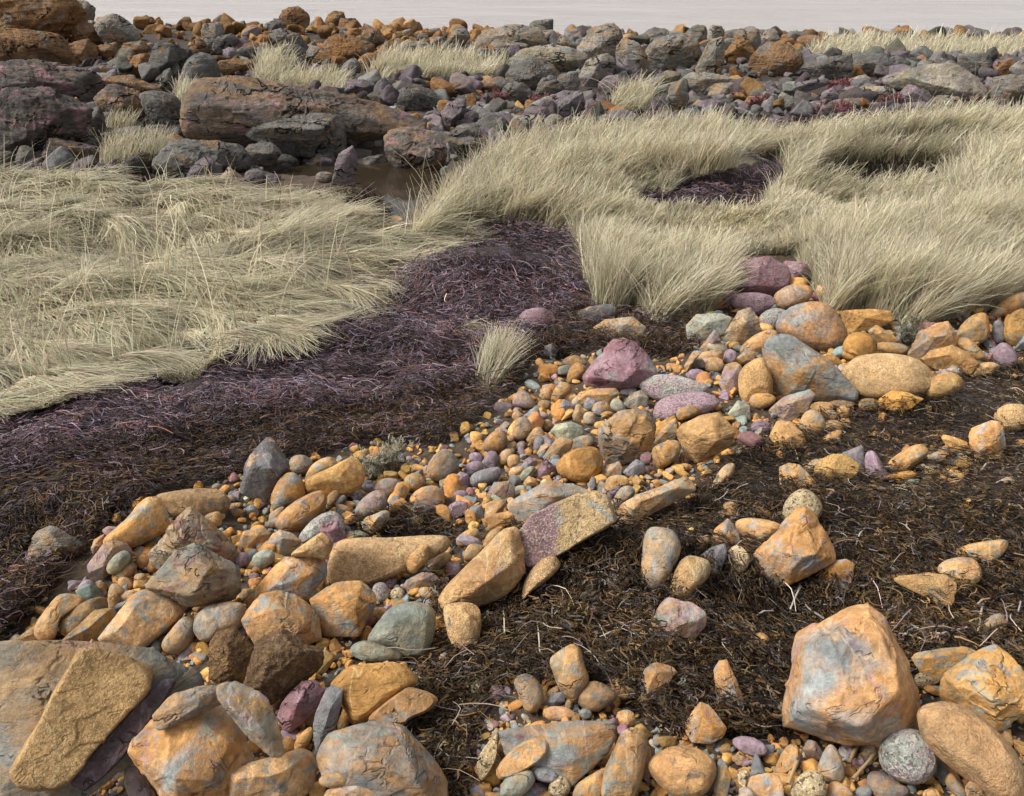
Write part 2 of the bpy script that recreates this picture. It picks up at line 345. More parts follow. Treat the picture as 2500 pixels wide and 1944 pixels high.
MATS = dict(
    o=rock_mat('orange_sandstone', OR, (.56,.34,.14), (.36,.31,.21), .5, .55, D=BG, fd=.575),
    oo=rock_mat('ochre_sandstone', OC, (.58,.31,.09), (.34,.29,.2), .5, .62),
    ob=rock_mat('brown_sandstone', BR, (.44,.27,.11), GB, .5, .56, D=LI, fd=.64),
    og=rock_mat('orange_grey_sandstone', OR, BG, LI, .55, .63, wb=.07, D=TG, fd=.62),
    oc=rock_mat('tan_sandstone', (.57,.36,.15), OR, LI, .5, .63, D=GB, fd=.66, sp=.15),
    ok=rock_mat('blotched_sandstone', OR, BR, (.10,.09,.085), .5, .65, D=GB, fd=.64),
    ot=rock_mat('marbled_stone', (.47,.265,.10), BG, TG, .51, .57, wb=.08, D=MA, fd=.63, strat=.3),
    go=rock_mat('grey_tan_stone', (.25,.275,.27), (.48,.28,.10), LI, .50, .70),
    gh=rock_mat('grey_capped_stone', (.25,.28,.27), (.46,.27,.10), LI, .50, .60, ps=1.3, D=(.26,.16,.2), fd=.66, strat=.15),
    g=rock_mat('grey_stone', GB, (.25,.25,.24), BR, .5, .68),
    gt=rock_mat('grey_teal_stone', TG, (.36,.30,.17), LI, .52, .64, D=(.42,.49,.45), fd=.64, strat=.2),
    gb=rock_mat('dark_slate_stone', (.185,.195,.20), (.10,.085,.09), OR, .5, .60),
    gk=rock_mat('blocky_cracked_stone', (.22,.22,.20), (.46,.27,.10), LI, .52, .64, D=DK, fd=.70, crack=.9),
    cg=rock_mat('cream_green_stone', CG, TG, OR, .52, .64),
    l=rock_mat('lilac_stone', LI, (.30,.24,.29), (.46,.31,.36), .5, .64),
    lg=rock_mat('lilac_grey_stone', (.29,.25,.28), GB, MA, .5, .66),
    lm=rock_mat('mauve_mixed_stone', (.31,.24,.28), (.40,.26,.12), TG, .50, .58, D=MA, fd=.64),
    m=rock_mat('maroon_stone', MA, (.36,.24,.28), (.30,.29,.29), .5, .58, D=(.44,.14,.07), fd=.68, strat=.35, crack=.6),
    c=rock_mat('cream_sandstone', (.62,.41,.175), OR, GB, .52, .61, sp=.12),
    s=rock_mat('layered_stone', (.46,.28,.115), (.22,.245,.23), MA, .53, .60, strat=.5, crack=.7, D=DK, fd=.70),
    sg=rock_mat('layered_grey_outcrop', (.21,.23,.215), (.40,.25,.11), MA, .52, .62, strat=.6, crack=.8, D=DK, fd=.66),
    s2=rock_mat('fluted_sandstone', OC, (.46,.26,.08), None, .5, strat=.45),
    d=rock_mat('pitted_conglomerate', (.22,.125,.045), (.15,.085,.04), (.25,.22,.24), .5, .70, ps=3.0, sp=.35, spl=(.40,.26,.10), spd=(.05,.03,.02), spb=60, bump=1.8),
    dm=rock_mat('broken_purple_rock', (.10,.075,.09), (.15,.10,.12), GD, .5, .6, bump=1.6),
    gr=rock_mat('gold_granite', (.66,.42,.175), (.56,.34,.13), (.28,.27,.24), .5, .72, sp=.6, spl=(.82,.58,.30), spd=(.30,.165,.06), crack=.25),
    gv=rock_mat('two_tone_granite', (.50,.35,.165), (.54,.37,.16), (.33,.37,.33), .50, .60, end=(.27,.165,.205), sp=.7, spl=(.55,.45,.30), spd=(.16,.10,.09), crack=.2),
    gl=rock_mat('lilac_granite', (.40,.28,.33), (.33,.24,.29), TG, .5, .68, sp=.7, spl=(.58,.46,.48), spd=(.15,.09,.11), crack=.2),
    gx=rock_mat('pink_teal_granite', (.36,.41,.37), (.40,.25,.31), (.52,.40,.22), .50, .62, sp=.75, spl=(.56,.60,.52), spd=(.14,.09,.11), crack=.2),
    gc=rock_mat('cream_granite', (.62,.48,.25), (.46,.36,.24), LI, .5, .66, sp=.9, spl=(.76,.62,.36), spd=(.09,.06,.04), crack=.1),
    ko=rock_mat('shore_brown_rock', (.31,.165,.065), (.21,.115,.05), (.20,.205,.19), .5, .58, ps=2.2, sc=BS, crack=.8, bump=1.5, strat=.35, D=DK, fd=.64),
    kk=rock_mat('shore_dark_rock', (.10,.092,.085), (.20,.20,.185), (.27,.16,.06), .52, .60, ps=2.4, sc=BS, crack=.8, bump=1.6, strat=.35, D=(.42,.36,.27), fd=.70),
    kg=rock_mat('shore_grey_rock', (.20,.205,.195), (.115,.105,.10), (.30,.19,.09), .5, .60, ps=2.2, sc=BS, crack=.8, bump=1.5, strat=.35, D=(.30,.31,.28), fd=.66),
    kt=rock_mat('shore_grey_orange_rock', (.30,.21,.12), (.23,.245,.235), (.36,.20,.08), .48, .60, ps=2.2, sc=BS, crack=.8, bump=1.5, strat=.3, D=(.14,.12,.12), fd=.66),
    kp=rock_mat('shore_purple_rock', (.24,.19,.215), (.165,.155,.165), (.33,.22,.27), .5, .60, ps=2.2, sc=BS, crack=.8, bump=1.5, strat=.3, D=(.24,.25,.225), fd=.66),
    kc=rock_mat('shore_pale_rock', (.31,.27,.28), (.38,.34,.23), (.27,.30,.28), .5, .58, ps=2.0, sc=BS, crack=.8, bump=1.5, strat=.3, D=(.42,.27,.31), fd=.66),
    kl=rock_mat('shore_pink_lichen_rock', (.17,.16,.145), (.085,.07,.065), (.36,.20,.23), .5, .56, ps=2.4, sc=BS, crack=.8, bump=1.6, strat=.3, D=(.40,.22,.07), fd=.62),
    kb=rock_mat('shore_orange_lichen_rock', (.14,.13,.12), (.34,.19,.065), (.37,.21,.25), .60, .61, ps=2.6, sc=BS, crack=.8, bump=1.6, strat=.3, D=(.06,.05,.05), fd=.62),
)
def tint_mat(name, rough=.8, bump=0.0, bs=60, transl=0.0, spec=.2, var=None):
    t = NT(name)
    a = t.n('Attribute', attribute_name='tint')
    c = a.outputs['Color']
    tc = t.n('TexCoord')
    if var:
        f = t.noise(tc.outputs['Object'], var, 6, .65)
        c = t.mix(1.0, c, t.ramp(f, .3, .7, (.62,.60,.58,1), (1.3,1.28,1.25,1)), 'MULTIPLY')
    t.l(c, t.p.inputs['Base Color'])
    t.p.inputs['Roughness'].default_value = rough
    t.p.inputs['Specular IOR Level'].default_value = spec
    if bump:
        t.l(t.bump(t.noise(tc.outputs['Object'], bs, 7, .65), bump, .6 / bs), t.p.inputs['Normal'])
    if transl:
        tr = t.n('BsdfTranslucent'); t.l(c, tr.inputs['Color'])
        ms = t.n('MixShader'); ms.inputs[0].default_value = transl
        t.l(t.p.outputs[0], ms.inputs[1]); t.l(tr.outputs[0], ms.inputs[2]); t.l(ms.outputs[0], t.out.inputs['Surface'])
    return t.m
M_GRASS = tint_mat('dry_grass_blades', .55, transl=.38, spec=.35)
M_WEED = tint_mat('seaweed_strands', .6, spec=.18)
M_PEB = tint_mat('pebble_stone', .8, .6, 60, var=45)
M_RUB = tint_mat('rubble_stone', .85, 1.0, 9, var=5)
M_PLANT = tint_mat('plant_leaves', .6, transl=.2)
ROCKS_FRONT = r'''
@0,1500,.28617
sg a t=.35 | -120,250 200,205 650,255 1050,225 1300,310 1640,450 1760,570 1500,750 1000,1300 500,1640 -120,1640 ; 300,500,.6 1000,500,.7 300,1100,.9 | broad grey-brown layered outcrop filling the left bottom edge behind the slanting gold slab
gr a t=.55 p=24 F + | 65,1370 100,1340 300,1010 460,740 600,500 655,380 670,300 740,262 820,255 1050,330 1290,455 1285,560 1260,690 1130,810 1000,960 860,1110 780,1230 640,1340 600,1440 480,1510 250,1520 130,1480 | large slanting gold granite slab in the bottom left corner
>dm a t=.35 p=24 F broken_edge | 600,1450 640,1340 780,1230 860,1110 1000,960 1130,810 1260,690 1380,560 1500,560 1440,690 1300,880 1120,1080 1000,1280 860,1420 700,1520 | dark purple broken edge
og a p=30 | 1090,1180 1120,1060 1300,880 1450,760 1700,700 1900,760 2050,950 2180,1200 2200,1400 2100,1640 1600,1640 1400,1552 1200,1300 ; 1420,1000,.5 1750,950,.55 1980,1080,.5 1500,1380,.75 1800,1380,.7 | large grey-capped boulder with a hollow orange face right of the slanting gold slab
>gh a t=.6 p=28 d=-.3 grey_cap | 1280,890 1420,720 1500,670 1700,650 1830,590 1900,640 1900,760 1760,830 1620,860 1480,960 1350,1010 | grey and lilac cap
>gh a t=.6 p=28 d=-.35 grey_cap | 1830,595 2000,600 2197,690 2277,760 2347,1020 2447,1200 2330,1250 2130,1080 1960,860 1850,740 | grey overhanging limb of the cap
lm r | 1060,1350 1090,1240 1150,1235 1250,1370 1300,1560 1100,1560 | mauve and green finger-shaped stone between the slanting gold slab and the grey-capped boulder
go r + | 1380,280 1390,220 1450,150 1530,50 1590,15 1660,50 1680,110 1650,220 1600,290 1520,335 1430,330 | smooth pear-shaped orange stone with a pale band beside the yellow-striped boulder
g r | E 1335,280,48,62,20 | grey pebble wedged under the lower end of the yellow-striped boulder
ob a | 510,225 600,150 735,50 800,-30 960,-60 1000,0 900,120 840,220 700,260 ; 750,120,.7 880,0,.5 | olive slab flecked with yellow crystals left of the yellow-striped boulder
ob a | 130,215 240,140 330,70 400,110 480,220 470,240 250,230 ; 330,150,.7 | low orange wedge at the left edge below the tan boulder with a yellow patch
@0,1100,.28617
o r p=6 | 840,1600 900,1540 960,1470 1100,1290 1190,1200 1300,1185 1450,1200 1560,1290 1580,1360 1540,1440 1380,1560 1250,1640 1200,1680 1150,1665 | long smooth orange boulder with a yellow stripe down its back
ob r | 485,1470 530,1410 700,1290 840,1250 910,1260 920,1370 860,1440 700,1470 620,1560 520,1550 | brown rounded boulder with a grey scar above the yellow-flecked olive slab
o r | 290,1490 400,1340 480,1240 560,1215 680,1240 725,1280 600,1370 500,1430 490,1560 430,1600 300,1572 | tan rounded boulder with a bright yellow patch at the left edge of the stones
s a | 220,960 280,750 320,690 430,640 500,660 620,740 730,810 735,870 600,900 350,940 ; 430,700,.6 530,830,.8 | dark hump of rock half buried in seaweed at the far left
o r p=8 | 880,730 1000,640 1100,560 1180,450 1270,395 1360,410 1430,510 1445,620 1400,680 1250,740 1130,810 950,790 880,770 | saddle-shaped orange boulder with a lilac end left of the layered peak
ob r | 1330,380 1450,350 1650,320 1880,330 1950,390 1975,460 1900,540 1740,560 1500,560 1400,450 | long low orange boulder lying behind the saddle-shaped boulder
o r | 1745,560 1800,530 1860,515 1890,550 1890,640 1800,650 | small orange stone with two bumps right of the layered peak
s a p=30 | 1270,860 1330,760 1500,560 1620,460 1680,490 1800,620 1960,760 2030,850 1950,1000 1700,980 1400,1000 1290,950 ; 1620,520,.4 1560,760,.9 1840,840,.6 | steep layered grey and orange peak right of the saddle-shaped boulder
s a p=30 + | 1250,1160 1300,1080 1500,850 1680,780 1850,870 2060,1010 2070,1200 1990,1280 1720,1310 1610,1340 1550,1270 1270,1190 ; 1650,880,.5 1640,1230,.9 1770,1010,.9 1990,1150,.5 | layered boulder with a dark purple base leaning in front of the layered peak
lm a | 740,980 870,800 950,755 1090,790 1145,870 1090,960 1000,1000 880,1070 760,1030 ; 960,830,.7 890,980,.8 | grey wedge stone with a maroon face below the saddle-shaped boulder
gt r + | E 1010,960,125,70,-45 | green-grey oval stone resting on the maroon-faced wedge stone
og a | 770,830 800,760 890,710 900,780 870,840 790,880 | orange stone tucked under the left end of the saddle-shaped boulder
go r | E 1205,870,62,52,10 | orange-topped grey pebble between the maroon-faced wedge and the layered peak
g r | E 1310,760,68,45,-15 | flat grey pebble wedged between the saddle boulder and the layered peak
og r | E 1220,950,62,60,0 | speckled tan pebble at the left foot of the layered peak
ob r | E 1070,1040,115,55,-35 | low brown stone below the green-grey oval stone
o r | E 1070,1130,68,50,20 | orange egg pebble left of another orange egg pebble above the striped boulder
o r | E 1200,1105,60,58,0 | round orange pebble touching the foot of the purple-based layered boulder
l r | E 730,1175,88,58,-45 | lilac oval pebble at the seaweed edge on the left
ob a | E 850,1165,60,48,0 | small olive pebble beside the lilac oval pebble on the left
o r | 935,1160 980,1130 1040,1160 1070,1210 950,1270 920,1300 | upright orange stone above the upper end of the yellow-striped boulder
ob r | E 970,1295,52,75,10 | brown upright pebble at the upper left of the yellow-striped boulder
o r | E 1090,1240,92,45,-15 | tan streaked pebble touching the top of the yellow-striped boulder
g a | 920,1390 1000,1310 1100,1270 1080,1340 990,1420 | dark grey slate chip along the left side of the yellow-striped boulder
oo a | 1640,1350 1750,1250 1765,1330 1690,1385 | small orange triangular stone right of the yellow-striped boulder
go r | 1650,1420 1780,1320 1900,1295 2090,1290 2110,1420 2050,1500 1850,1550 1750,1620 1650,1520 | smooth olive-grey rounded boulder below the purple-based layered boulder
@500,1050,.29453
o a | 300,1590 340,1520 470,1350 600,1325 760,1360 870,1440 950,1530 960,1600 980,1720 700,1820 400,1760 ; 620,1480,.8 800,1600,.8 | creased orange boulder leaning over the brown pitted boulder
og a p=26 t=.7 | 870,1410 1090,1255 1220,1300 1300,1250 1420,1360 1430,1450 1370,1500 1280,1690 980,1690 920,1540 ; 1100,1420,.6 1250,1480,.7 1300,1300,.3 | large cracked diamond-faced orange boulder right of the creased orange boulder
og a p=24 t=.6 | 330,1450 460,1300 560,1150 650,1060 740,1035 950,1030 1010,1110 1010,1230 940,1270 870,1390 620,1400 400,1500 ; 560,1330,.6 760,1080,.6 900,1200,.7 | leaning plate of grey rock with an orange scab left of the broad gold granite slab
gr r t=.5 | 1010,1250 1020,1080 1110,930 1180,900 1400,890 1620,895 1900,875 2020,880 2030,960 1960,1020 1870,1060 1700,1150 1560,1200 1340,1270 1200,1280 | broad gold granite slab in the middle of the stones
c r + | 715,1030 850,930 990,830 1050,825 1075,870 1070,950 1000,1080 960,1050 850,1040 | finger-shaped smooth tan stone leaning on the broad gold granite slab
gx r | 780,910 790,850 900,740 1010,680 1090,670 1150,730 1165,830 1080,900 850,920 | pink and teal granite boulder behind the finger-shaped tan stone
m a + | 950,840 970,780 1100,750 1150,810 1180,890 1070,940 1050,860 | brick red block against the pink and teal granite boulder
gc r | E 750,840,40,50,-15 | little gold speckled egg pebble left of the pink and teal granite boulder
og r p=6 | 580,790 600,710 760,580 900,510 980,500 1015,560 990,650 890,760 790,830 650,840 | torpedo-shaped orange boulder with a grey belly
o r | 525,770 560,680 660,630 640,740 590,800 | orange stone peeping out left of the torpedo-shaped boulder
gb a p=30 | 290,490 340,430 330,290 400,180 520,60 580,90 660,210 715,330 690,370 620,410 550,510 510,575 430,545 310,510 ; 520,150,.3 540,310,.9 390,300,.7 620,350,.7 480,520,.2 | pointed blue-grey rock with an orange streak and dark underside standing at the seaweed edge
go r | E 795,285,98,78,5 | flat round grey pebble with a brown rim right of the pointed blue-grey rock
o r | 830,400 870,310 950,250 1040,220 1095,260 1110,310 1000,340 860,410 | orange rounded boulder behind the tan and lilac lumpy boulder
oc r p=6 | 815,430 900,370 1050,310 1150,250 1220,230 1290,270 1330,370 1290,470 1180,540 1050,530 920,500 830,500 | lumpy tan boulder with a lilac end beside the pale sprawling plant
og r | 550,600 560,510 640,380 720,345 790,390 840,480 830,560 720,590 590,645 | orange and grey rounded boulder with a lilac scar below the pointed rock
o a p=20 | 280,940 310,840 490,800 550,860 490,940 370,1000 310,1005 ; 320,860,.5 430,880,.7 | square orange block left of the grey and rust mixed block
go a | 505,940 560,860 620,820 720,850 800,920 770,960 700,1040 600,1040 510,970 ; 640,900,.8 | grey and rust mixed block above the leaning grey plate
go r | E 468,972,45,43,0 | round grey-tan pebble below the square orange block
l r | E 315,1070,65,58,0 | round lilac pebble with a pale vein right of the layered peak
gt r | E 487,1065,102,68,-25 | smooth grey-green oval stone right of the round lilac pebble
l r | E 410,1215,42,28,10 | small lilac pebble left of the leaning grey plate
o r | E 430,1157,42,28,-20 | small orange pebble below the smooth grey-green oval stone
o r | E 335,1365,52,48,0 | orange lump at the foot of the leaning grey plate
ob r | 1000,610 1020,540 1080,500 1115,530 1090,590 1020,655 | brown stone behind the tip of the torpedo-shaped boulder
gb r | E 1115,590,72,35,-35 | dark slim pebble right of the torpedo-shaped boulder
o r | E 1195,615,50,26,5 | little tan pebble between the torpedo boulder and the lilac egg-shaped stone
ob a | E 1150,660,70,38,20 | dark brown stone behind the pink and teal granite boulder
og r | E 1210,740,55,40,-30 | rusty pebble right of the pink and teal granite boulder
gt a | 1170,840 1280,830 1365,870 1350,895 1190,895 | thin grey-green slab just above the broad gold granite slab
lg a | 1200,550 1240,480 1300,510 1315,560 1250,585 | small pale lilac block in front of the lumpy tan boulder
lm r | 1245,690 1260,610 1380,510 1450,495 1510,530 1520,620 1440,680 1290,735 | grey, lilac and orange egg-shaped stone below the pale sprawling plant
lm r | 1390,500 1440,420 1520,395 1600,410 1620,470 1560,550 1500,540 1440,500 | lilac and orange rounded stone just above the grey, lilac and orange egg
o r | E 1612,505,56,72,10 | upright orange pebble leaning on the lilac and orange rounded stone
o r | 1650,420 1730,355 1800,380 1825,440 1740,500 1690,490 | plump orange stone below the right end of the pale sprawling plant
og r | 1700,590 1740,520 1840,460 1940,465 1985,530 1990,610 1930,630 1780,620 | streaked orange dome behind the grey stone with a flat gold top
oo r | 1530,650 1560,580 1640,570 1690,610 1680,690 1600,705 1540,700 | bright ochre ball-like stone left of the grey stone with a flat gold top
gb a p=26 | 1680,740 1740,600 1830,585 1940,640 1920,700 1840,745 1760,750 ; 1760,620,.5 1880,650,.7 | grey trapezoid stone with a flat gold top
go a | 1295,770 1340,720 1480,665 1530,670 1535,740 1440,840 1360,850 1310,820 ; 1440,720,.7 1380,800,.6 | grey and lilac block in front of the bright ochre ball-like stone
o r | E 1540,770,60,32,-30 | low orange pebble right of the grey and lilac block
o r | E 1765,745,48,38,0 | orange pebble in front of the flat gold-topped stone
go r p=8 | 1840,330 1860,260 1950,160 2020,155 2090,230 2105,310 2060,380 1950,415 1870,400 | large tan egg-shaped boulder with a grey base right of the pale plant
o a | 1945,420 2000,370 2060,360 2050,420 1950,470 | orange chip under the large tan egg-shaped boulder
c r + | 1670,1110 1690,1040 1830,950 1860,980 1850,1090 1780,1140 1740,1190 1690,1170 | cream oval stone lying on the right end of the broad gold granite slab
o r + | 1885,1130 1910,1070 1990,1010 2040,1040 2045,1085 1960,1150 1910,1165 | ochre oblong stone right of the cream oval stone
m r | E 2060,1150,66,64,0 | round purple stone right of the ochre oblong stone
lm a | 1640,1290 1680,1240 1800,1180 1900,1190 1940,1240 1860,1310 1700,1340 ; 1800,1240,.7 | purple-grey jagged stone below the cream oval stone
gx r | E 1460,1340,66,80,-20 | teal-grey rounded stone below the broad gold granite slab
gc r + | E 1600,1365,62,60,-30 | speckled orange-lilac pebble right of the teal-grey rounded stone
m a | 1340,1270 1450,1200 1560,1200 1600,1260 1540,1330 1440,1310 ; 1480,1250,.6 | rusty red-faced stone under the lower edge of the broad gold granite slab
o r | E 1850,1350,80,45,15 | smooth orange stone behind the teal-streaked egg boulder
o r | E 1440,1525,76,55,-15 | orange oval pebble against the left side of the teal-streaked egg boulder
@600,1500,.28617
d a p=26 | -320,540 -310,240 -250,140 -90,100 20,230 80,300 30,560 -130,610 ; -160,250,.6 -150,480,.8 | left half of the brown pitted boulder, split off along a fissure
d a p=20 | 0,560 20,480 60,310 90,200 310,110 400,160 660,310 650,430 560,540 430,520 330,660 190,770 100,710 -40,640 ; 200,330,.9 380,250,.7 480,330,.8 150,600,.8 | brown pitted boulder studded with grey pebbles, the right half at the fissure
gt r p=7 | 1040,210 1130,80 1230,-40 1330,-100 1480,-110 1590,-60 1620,30 1600,180 1560,310 1500,370 1400,350 1300,290 1180,250 | teal-streaked egg-shaped boulder below the ridge-backed orange boulder
gt r + | 890,310 920,260 1010,225 1120,240 1230,280 1330,330 1350,380 1300,400 1150,405 1050,415 920,360 | lens-shaped teal-grey stone with pale bands below the teal-streaked egg boulder
s2 r p=6 | 720,600 850,460 960,430 1110,425 1250,405 1380,430 1460,520 1475,580 1380,640 1220,760 1050,860 920,920 870,820 800,700 | loaf-shaped orange boulder with fluted sides
og f t=.5 + | 1050,920 1060,860 1180,760 1340,640 1400,620 1560,670 1640,720 1590,790 1540,830 1380,890 1350,940 1230,930 | flat orange wedge with a blue-grey stripe right of the fluted loaf boulder
lg a t=.8 | 570,930 600,820 700,620 740,600 830,640 820,740 780,850 760,980 650,1020 600,1150 575,1050 ; 720,800,.6 | upright lilac and grey slab left of the fluted loaf boulder
o r | 780,960 820,850 860,770 890,830 880,930 850,980 | slim orange stone between the lilac slab and the fluted loaf boulder
m a p=24 | 265,880 300,760 400,640 480,570 600,555 650,600 680,660 600,830 430,890 370,980 310,960 ; 450,750,.8 540,600,.4 | maroon angular rock right of the grey-capped boulder
m a | 420,620 430,540 480,480 525,550 510,600 | pointed purple chip poking up behind the maroon angular rock
ob r | E 550,890,58,66,10 | plain brown egg pebble between the maroon rock and the lilac slab
o r | E 480,945,30,40,0 | small tan pebble beside the plain brown egg pebble
oo r | 410,1150 430,1060 550,960 575,1000 565,1060 500,1130 430,1180 | bright orange stone behind the flat-faced orange block at the bottom
oo r | E 365,1115,55,72,0 | knobbly pale orange stone above the flat-faced orange block at the bottom
ot a p=20 | 590,1230 630,1110 700,1010 800,990 1000,920 1220,905 1340,940 1410,1010 1500,1150 1640,1270 1730,1420 1760,1620 1400,1640 900,1640 650,1400 ; 900,1150,.6 1330,1000,.4 1150,1300,.8 1450,1350,.7 850,1330,.6 | big boulder striped blue-grey and orange at the bottom edge
o r + | E 755,1415,132,65,-5 | smooth brown disc stone at the bottom left foot of the blue-striped boulder
ot a + | 650,1640 700,1500 850,1430 980,1415 1200,1500 1270,1640 ; 950,1480,.6 | teal and tan rock at the bottom edge under the blue-striped boulder
o a p=24 + | -170,1330 100,1250 500,1145 570,1190 620,1300 600,1440 540,1530 300,1640 -170,1640 ; 480,1230,.5 300,1350,.8 -60,1400,.7 | flat-faced orange block at the bottom edge in front of the grey-capped boulder
c r | 1685,0 1690,-70 1750,-100 1900,-110 1990,-60 2010,80 1970,280 1880,290 1790,270 1720,170 | smooth tan boulder draped with weed strands right of the teal-streaked egg
go r | E 1685,400,48,75,15 | small orange and grey stone sunk in the seaweed below the weed-draped tan boulder
@1150,1500,.28617
o r p=7 | 675,380 760,310 840,250 900,260 930,320 950,430 1005,550 930,640 890,720 820,690 750,610 700,480 | boot-shaped orange stone standing in the seaweed
go r | 365,590 400,530 470,505 550,540 610,640 620,720 570,800 480,820 440,740 400,660 | grey and orange egg-shaped stone left of the boot-shaped stone
ob r + | 905,700 940,610 1020,565 1110,575 1220,640 1250,710 1150,780 1050,830 930,790 | smooth olive stone right of the boot-shaped stone
l r | E 1105,525,58,68,0 | lilac egg pebble behind the smooth olive stone
c r | 1160,600 1200,540 1290,550 1420,630 1410,690 1290,725 1230,680 | tan oblong stone right of the lilac egg pebble
lg a | 600,770 700,680 790,655 805,740 720,790 | lilac-grey slate under the boot-shaped stone
ob r | 610,690 740,605 775,650 640,730 | slim brown stone between the grey and orange egg and the boot-shaped stone
og r | 625,850 660,790 780,785 880,830 890,880 800,905 660,900 | oblong orange stone with a dark pit in front of the lilac-grey slate
ob r | E 835,770,32,55,15 | little olive upright pebble below the boot-shaped stone
g a | E 975,845,54,46,0 | small grey pebble below the smooth olive stone
og a p=20 | 1440,700 1450,560 1480,470 1570,405 1700,440 1755,480 1670,600 1600,700 1500,775 1435,750 ; 1570,500,.7 1500,680,.6 | upright orange stone with a blue-grey edge below the maroon slab
ot a t=.45 | 230,1010 500,960 800,905 1220,910 1250,980 1200,1090 1160,1180 1020,1290 860,1440 700,1400 500,1330 300,1200 ; 600,1050,.7 1000,1020,.7 850,1250,.8 | wide low slab of teal, pink and orange stone right of the bottom seaweed hollow
o f t=.5 + | 215,1340 280,1230 420,1100 580,1045 660,1080 670,1160 600,1240 450,1330 270,1410 | long smooth brown stone lying across the wide low slab
gt r + | 250,1520 270,1430 340,1360 480,1320 530,1350 545,1440 430,1570 260,1570 | grey-green rounded block in front of the long smooth brown stone
gc f t=.7 | 50,1280 80,1180 200,1025 235,1040 225,1220 130,1380 80,1400 | upright speckled slab at the left end of the wide low slab
c a | 220,1170 250,1050 300,1090 325,1180 270,1240 | small tan stone between the speckled slab and the long smooth brown stone
lg r + | 510,1330 550,1290 650,1300 750,1380 700,1440 560,1420 | lilac-capped grey stone right of the grey-green rounded block
gl r + | E 580,1500,80,58,20 | lilac granite pebble at the bottom edge
gc r + | 660,1490 690,1410 760,1375 830,1410 850,1500 780,1570 670,1550 | cream and purple speckled egg right of the lilac granite pebble
o r p=6 | 1110,1450 1130,1330 1240,1120 1280,1020 1400,965 1480,1000 1510,1070 1490,1280 1440,1430 1370,1540 1120,1570 | long upright tan stone left of the black-blotched round stone
o r | 1500,1120 1535,1180 1530,1390 1470,1400 1460,1250 | narrow orange stone squeezed between the long tan stone and the black-blotched stone
o r | 870,1500 920,1430 1100,1330 1160,1310 1160,1440 1120,1580 880,1580 | tan stone at the bottom edge left of the long upright tan stone
ok r | 1505,1310 1540,1220 1640,1140 1820,1115 1960,1150 2070,1240 2085,1350 2020,1470 1920,1540 1760,1540 1620,1450 | round orange boulder with black blotches at the bottom
go a | 2060,1420 2110,1290 2184,1290 2220,1400 2184,1560 2090,1560 | orange and teal stone touching the right of the black-blotched boulder
og a p=20 | 1820,930 1860,850 1950,735 2020,760 2100,870 2184,970 2120,1050 2030,1085 1880,1075 1830,1000 ; 1960,870,.7 2060,960,.6 | five-sided brown stone above the black-blotched boulder
m a t=.6 | 1425,380 1490,310 1640,295 1700,330 1680,370 1620,410 1500,385 | flat maroon slab under the purple and orange block
o a | E 1320,890,85,80,20 | square orange stone at the right end of the wide low slab
@1650,1500,.26139
og a t=.6 | 350,530 410,430 460,415 530,570 610,720 640,810 610,870 430,910 395,880 390,640 | tall orange slab with a grey spot standing in seaweed left of the largest boulder
o r | 600,340 690,220 770,165 830,185 870,250 760,290 650,360 | orange stone half buried in seaweed above the tall orange slab
l r | 525,1190 580,1145 690,1145 800,1190 865,1250 850,1310 740,1330 600,1285 | lilac oval stone alone on the seaweed left of the largest boulder
l r | E 665,1390,75,26,-15 | lilac sliver pebble below the lilac oval stone
ob r | E 590,1350,70,38,5 | little brown pebble left of the lilac sliver
gc a | 575,1500 600,1455 670,1450 690,1500 640,1580 650,1690 600,1640 | small cream and pink speckled stone below the lilac sliver
og a + | 640,1590 700,1510 850,1480 960,1500 1000,1600 1010,1720 660,1720 ; 830,1580,.6 | brown block at the bottom edge left of the cream speckled egg
g a | 690,1500 700,1450 760,1440 850,1480 720,1530 | blue-grey chip behind the brown block at the bottom edge
o f t=.6 | 910,1470 960,1360 1010,1260 1080,1205 1150,1240 1155,1330 1080,1450 1000,1485 | smooth brown upright slab below the largest boulder
@1875,1400,.32035
og a p=26 t=.95 | 75,1000 150,650 215,430 370,370 560,270 740,210 800,270 900,330 960,480 1080,720 1180,1000 1120,1100 1150,1190 950,1270 740,1260 560,1240 420,1200 80,1110 ; 540,480,.75 830,410,.6 470,570,.8 250,560,.45 700,1150,.9 990,880,.7 300,1000,.75 | largest boulder, an orange block with grey-green and red stains at the right
lm a | 260,1340 300,1270 360,1280 420,1370 400,1410 300,1415 | small mauve and grey stone below the largest boulder
gc r + | 170,1640 220,1550 320,1490 420,1520 445,1620 440,1710 180,1710 | cream speckled egg at the bottom edge below the largest boulder
gx r p=7 + | 835,1400 860,1310 940,1220 1060,1180 1180,1215 1270,1340 1285,1480 1210,1580 1090,1615 960,1570 860,1470 | round pink and teal granite ball in front of the largest boulder
oc r p=7 | 1135,1080 1160,1020 1250,980 1400,985 1560,1040 1700,1170 1830,1310 1951,1480 1990,1720 1800,1740 1560,1560 1380,1450 1250,1350 1160,1200 | long smooth tan boulder in the bottom right corner
o a p=16 | 1300,800 1370,720 1560,640 1640,560 1740,535 1860,620 2000,800 2000,1000 1830,1130 1730,1170 1600,1090 1480,980 1300,950 ; 1450,850,.6 1680,700,.6 1750,950,.8 | orange block with a pale knuckled ridge at the right edge above the long tan boulder
o a | 1085,650 1120,610 1350,565 1500,555 1590,590 1560,650 1400,740 1300,820 1250,840 1150,760 ; 1200,650,.6 | striped ochre block right of the top of the largest boulder
gc r | 1115,800 1160,755 1240,765 1265,820 1220,870 1150,865 | small gold speckled oval right of the largest boulder
go a | 1615,400 1700,320 1770,300 1830,370 1820,430 1720,520 1640,450 ; 1720,380,.6 | lone grey and orange stone among straw near the right edge
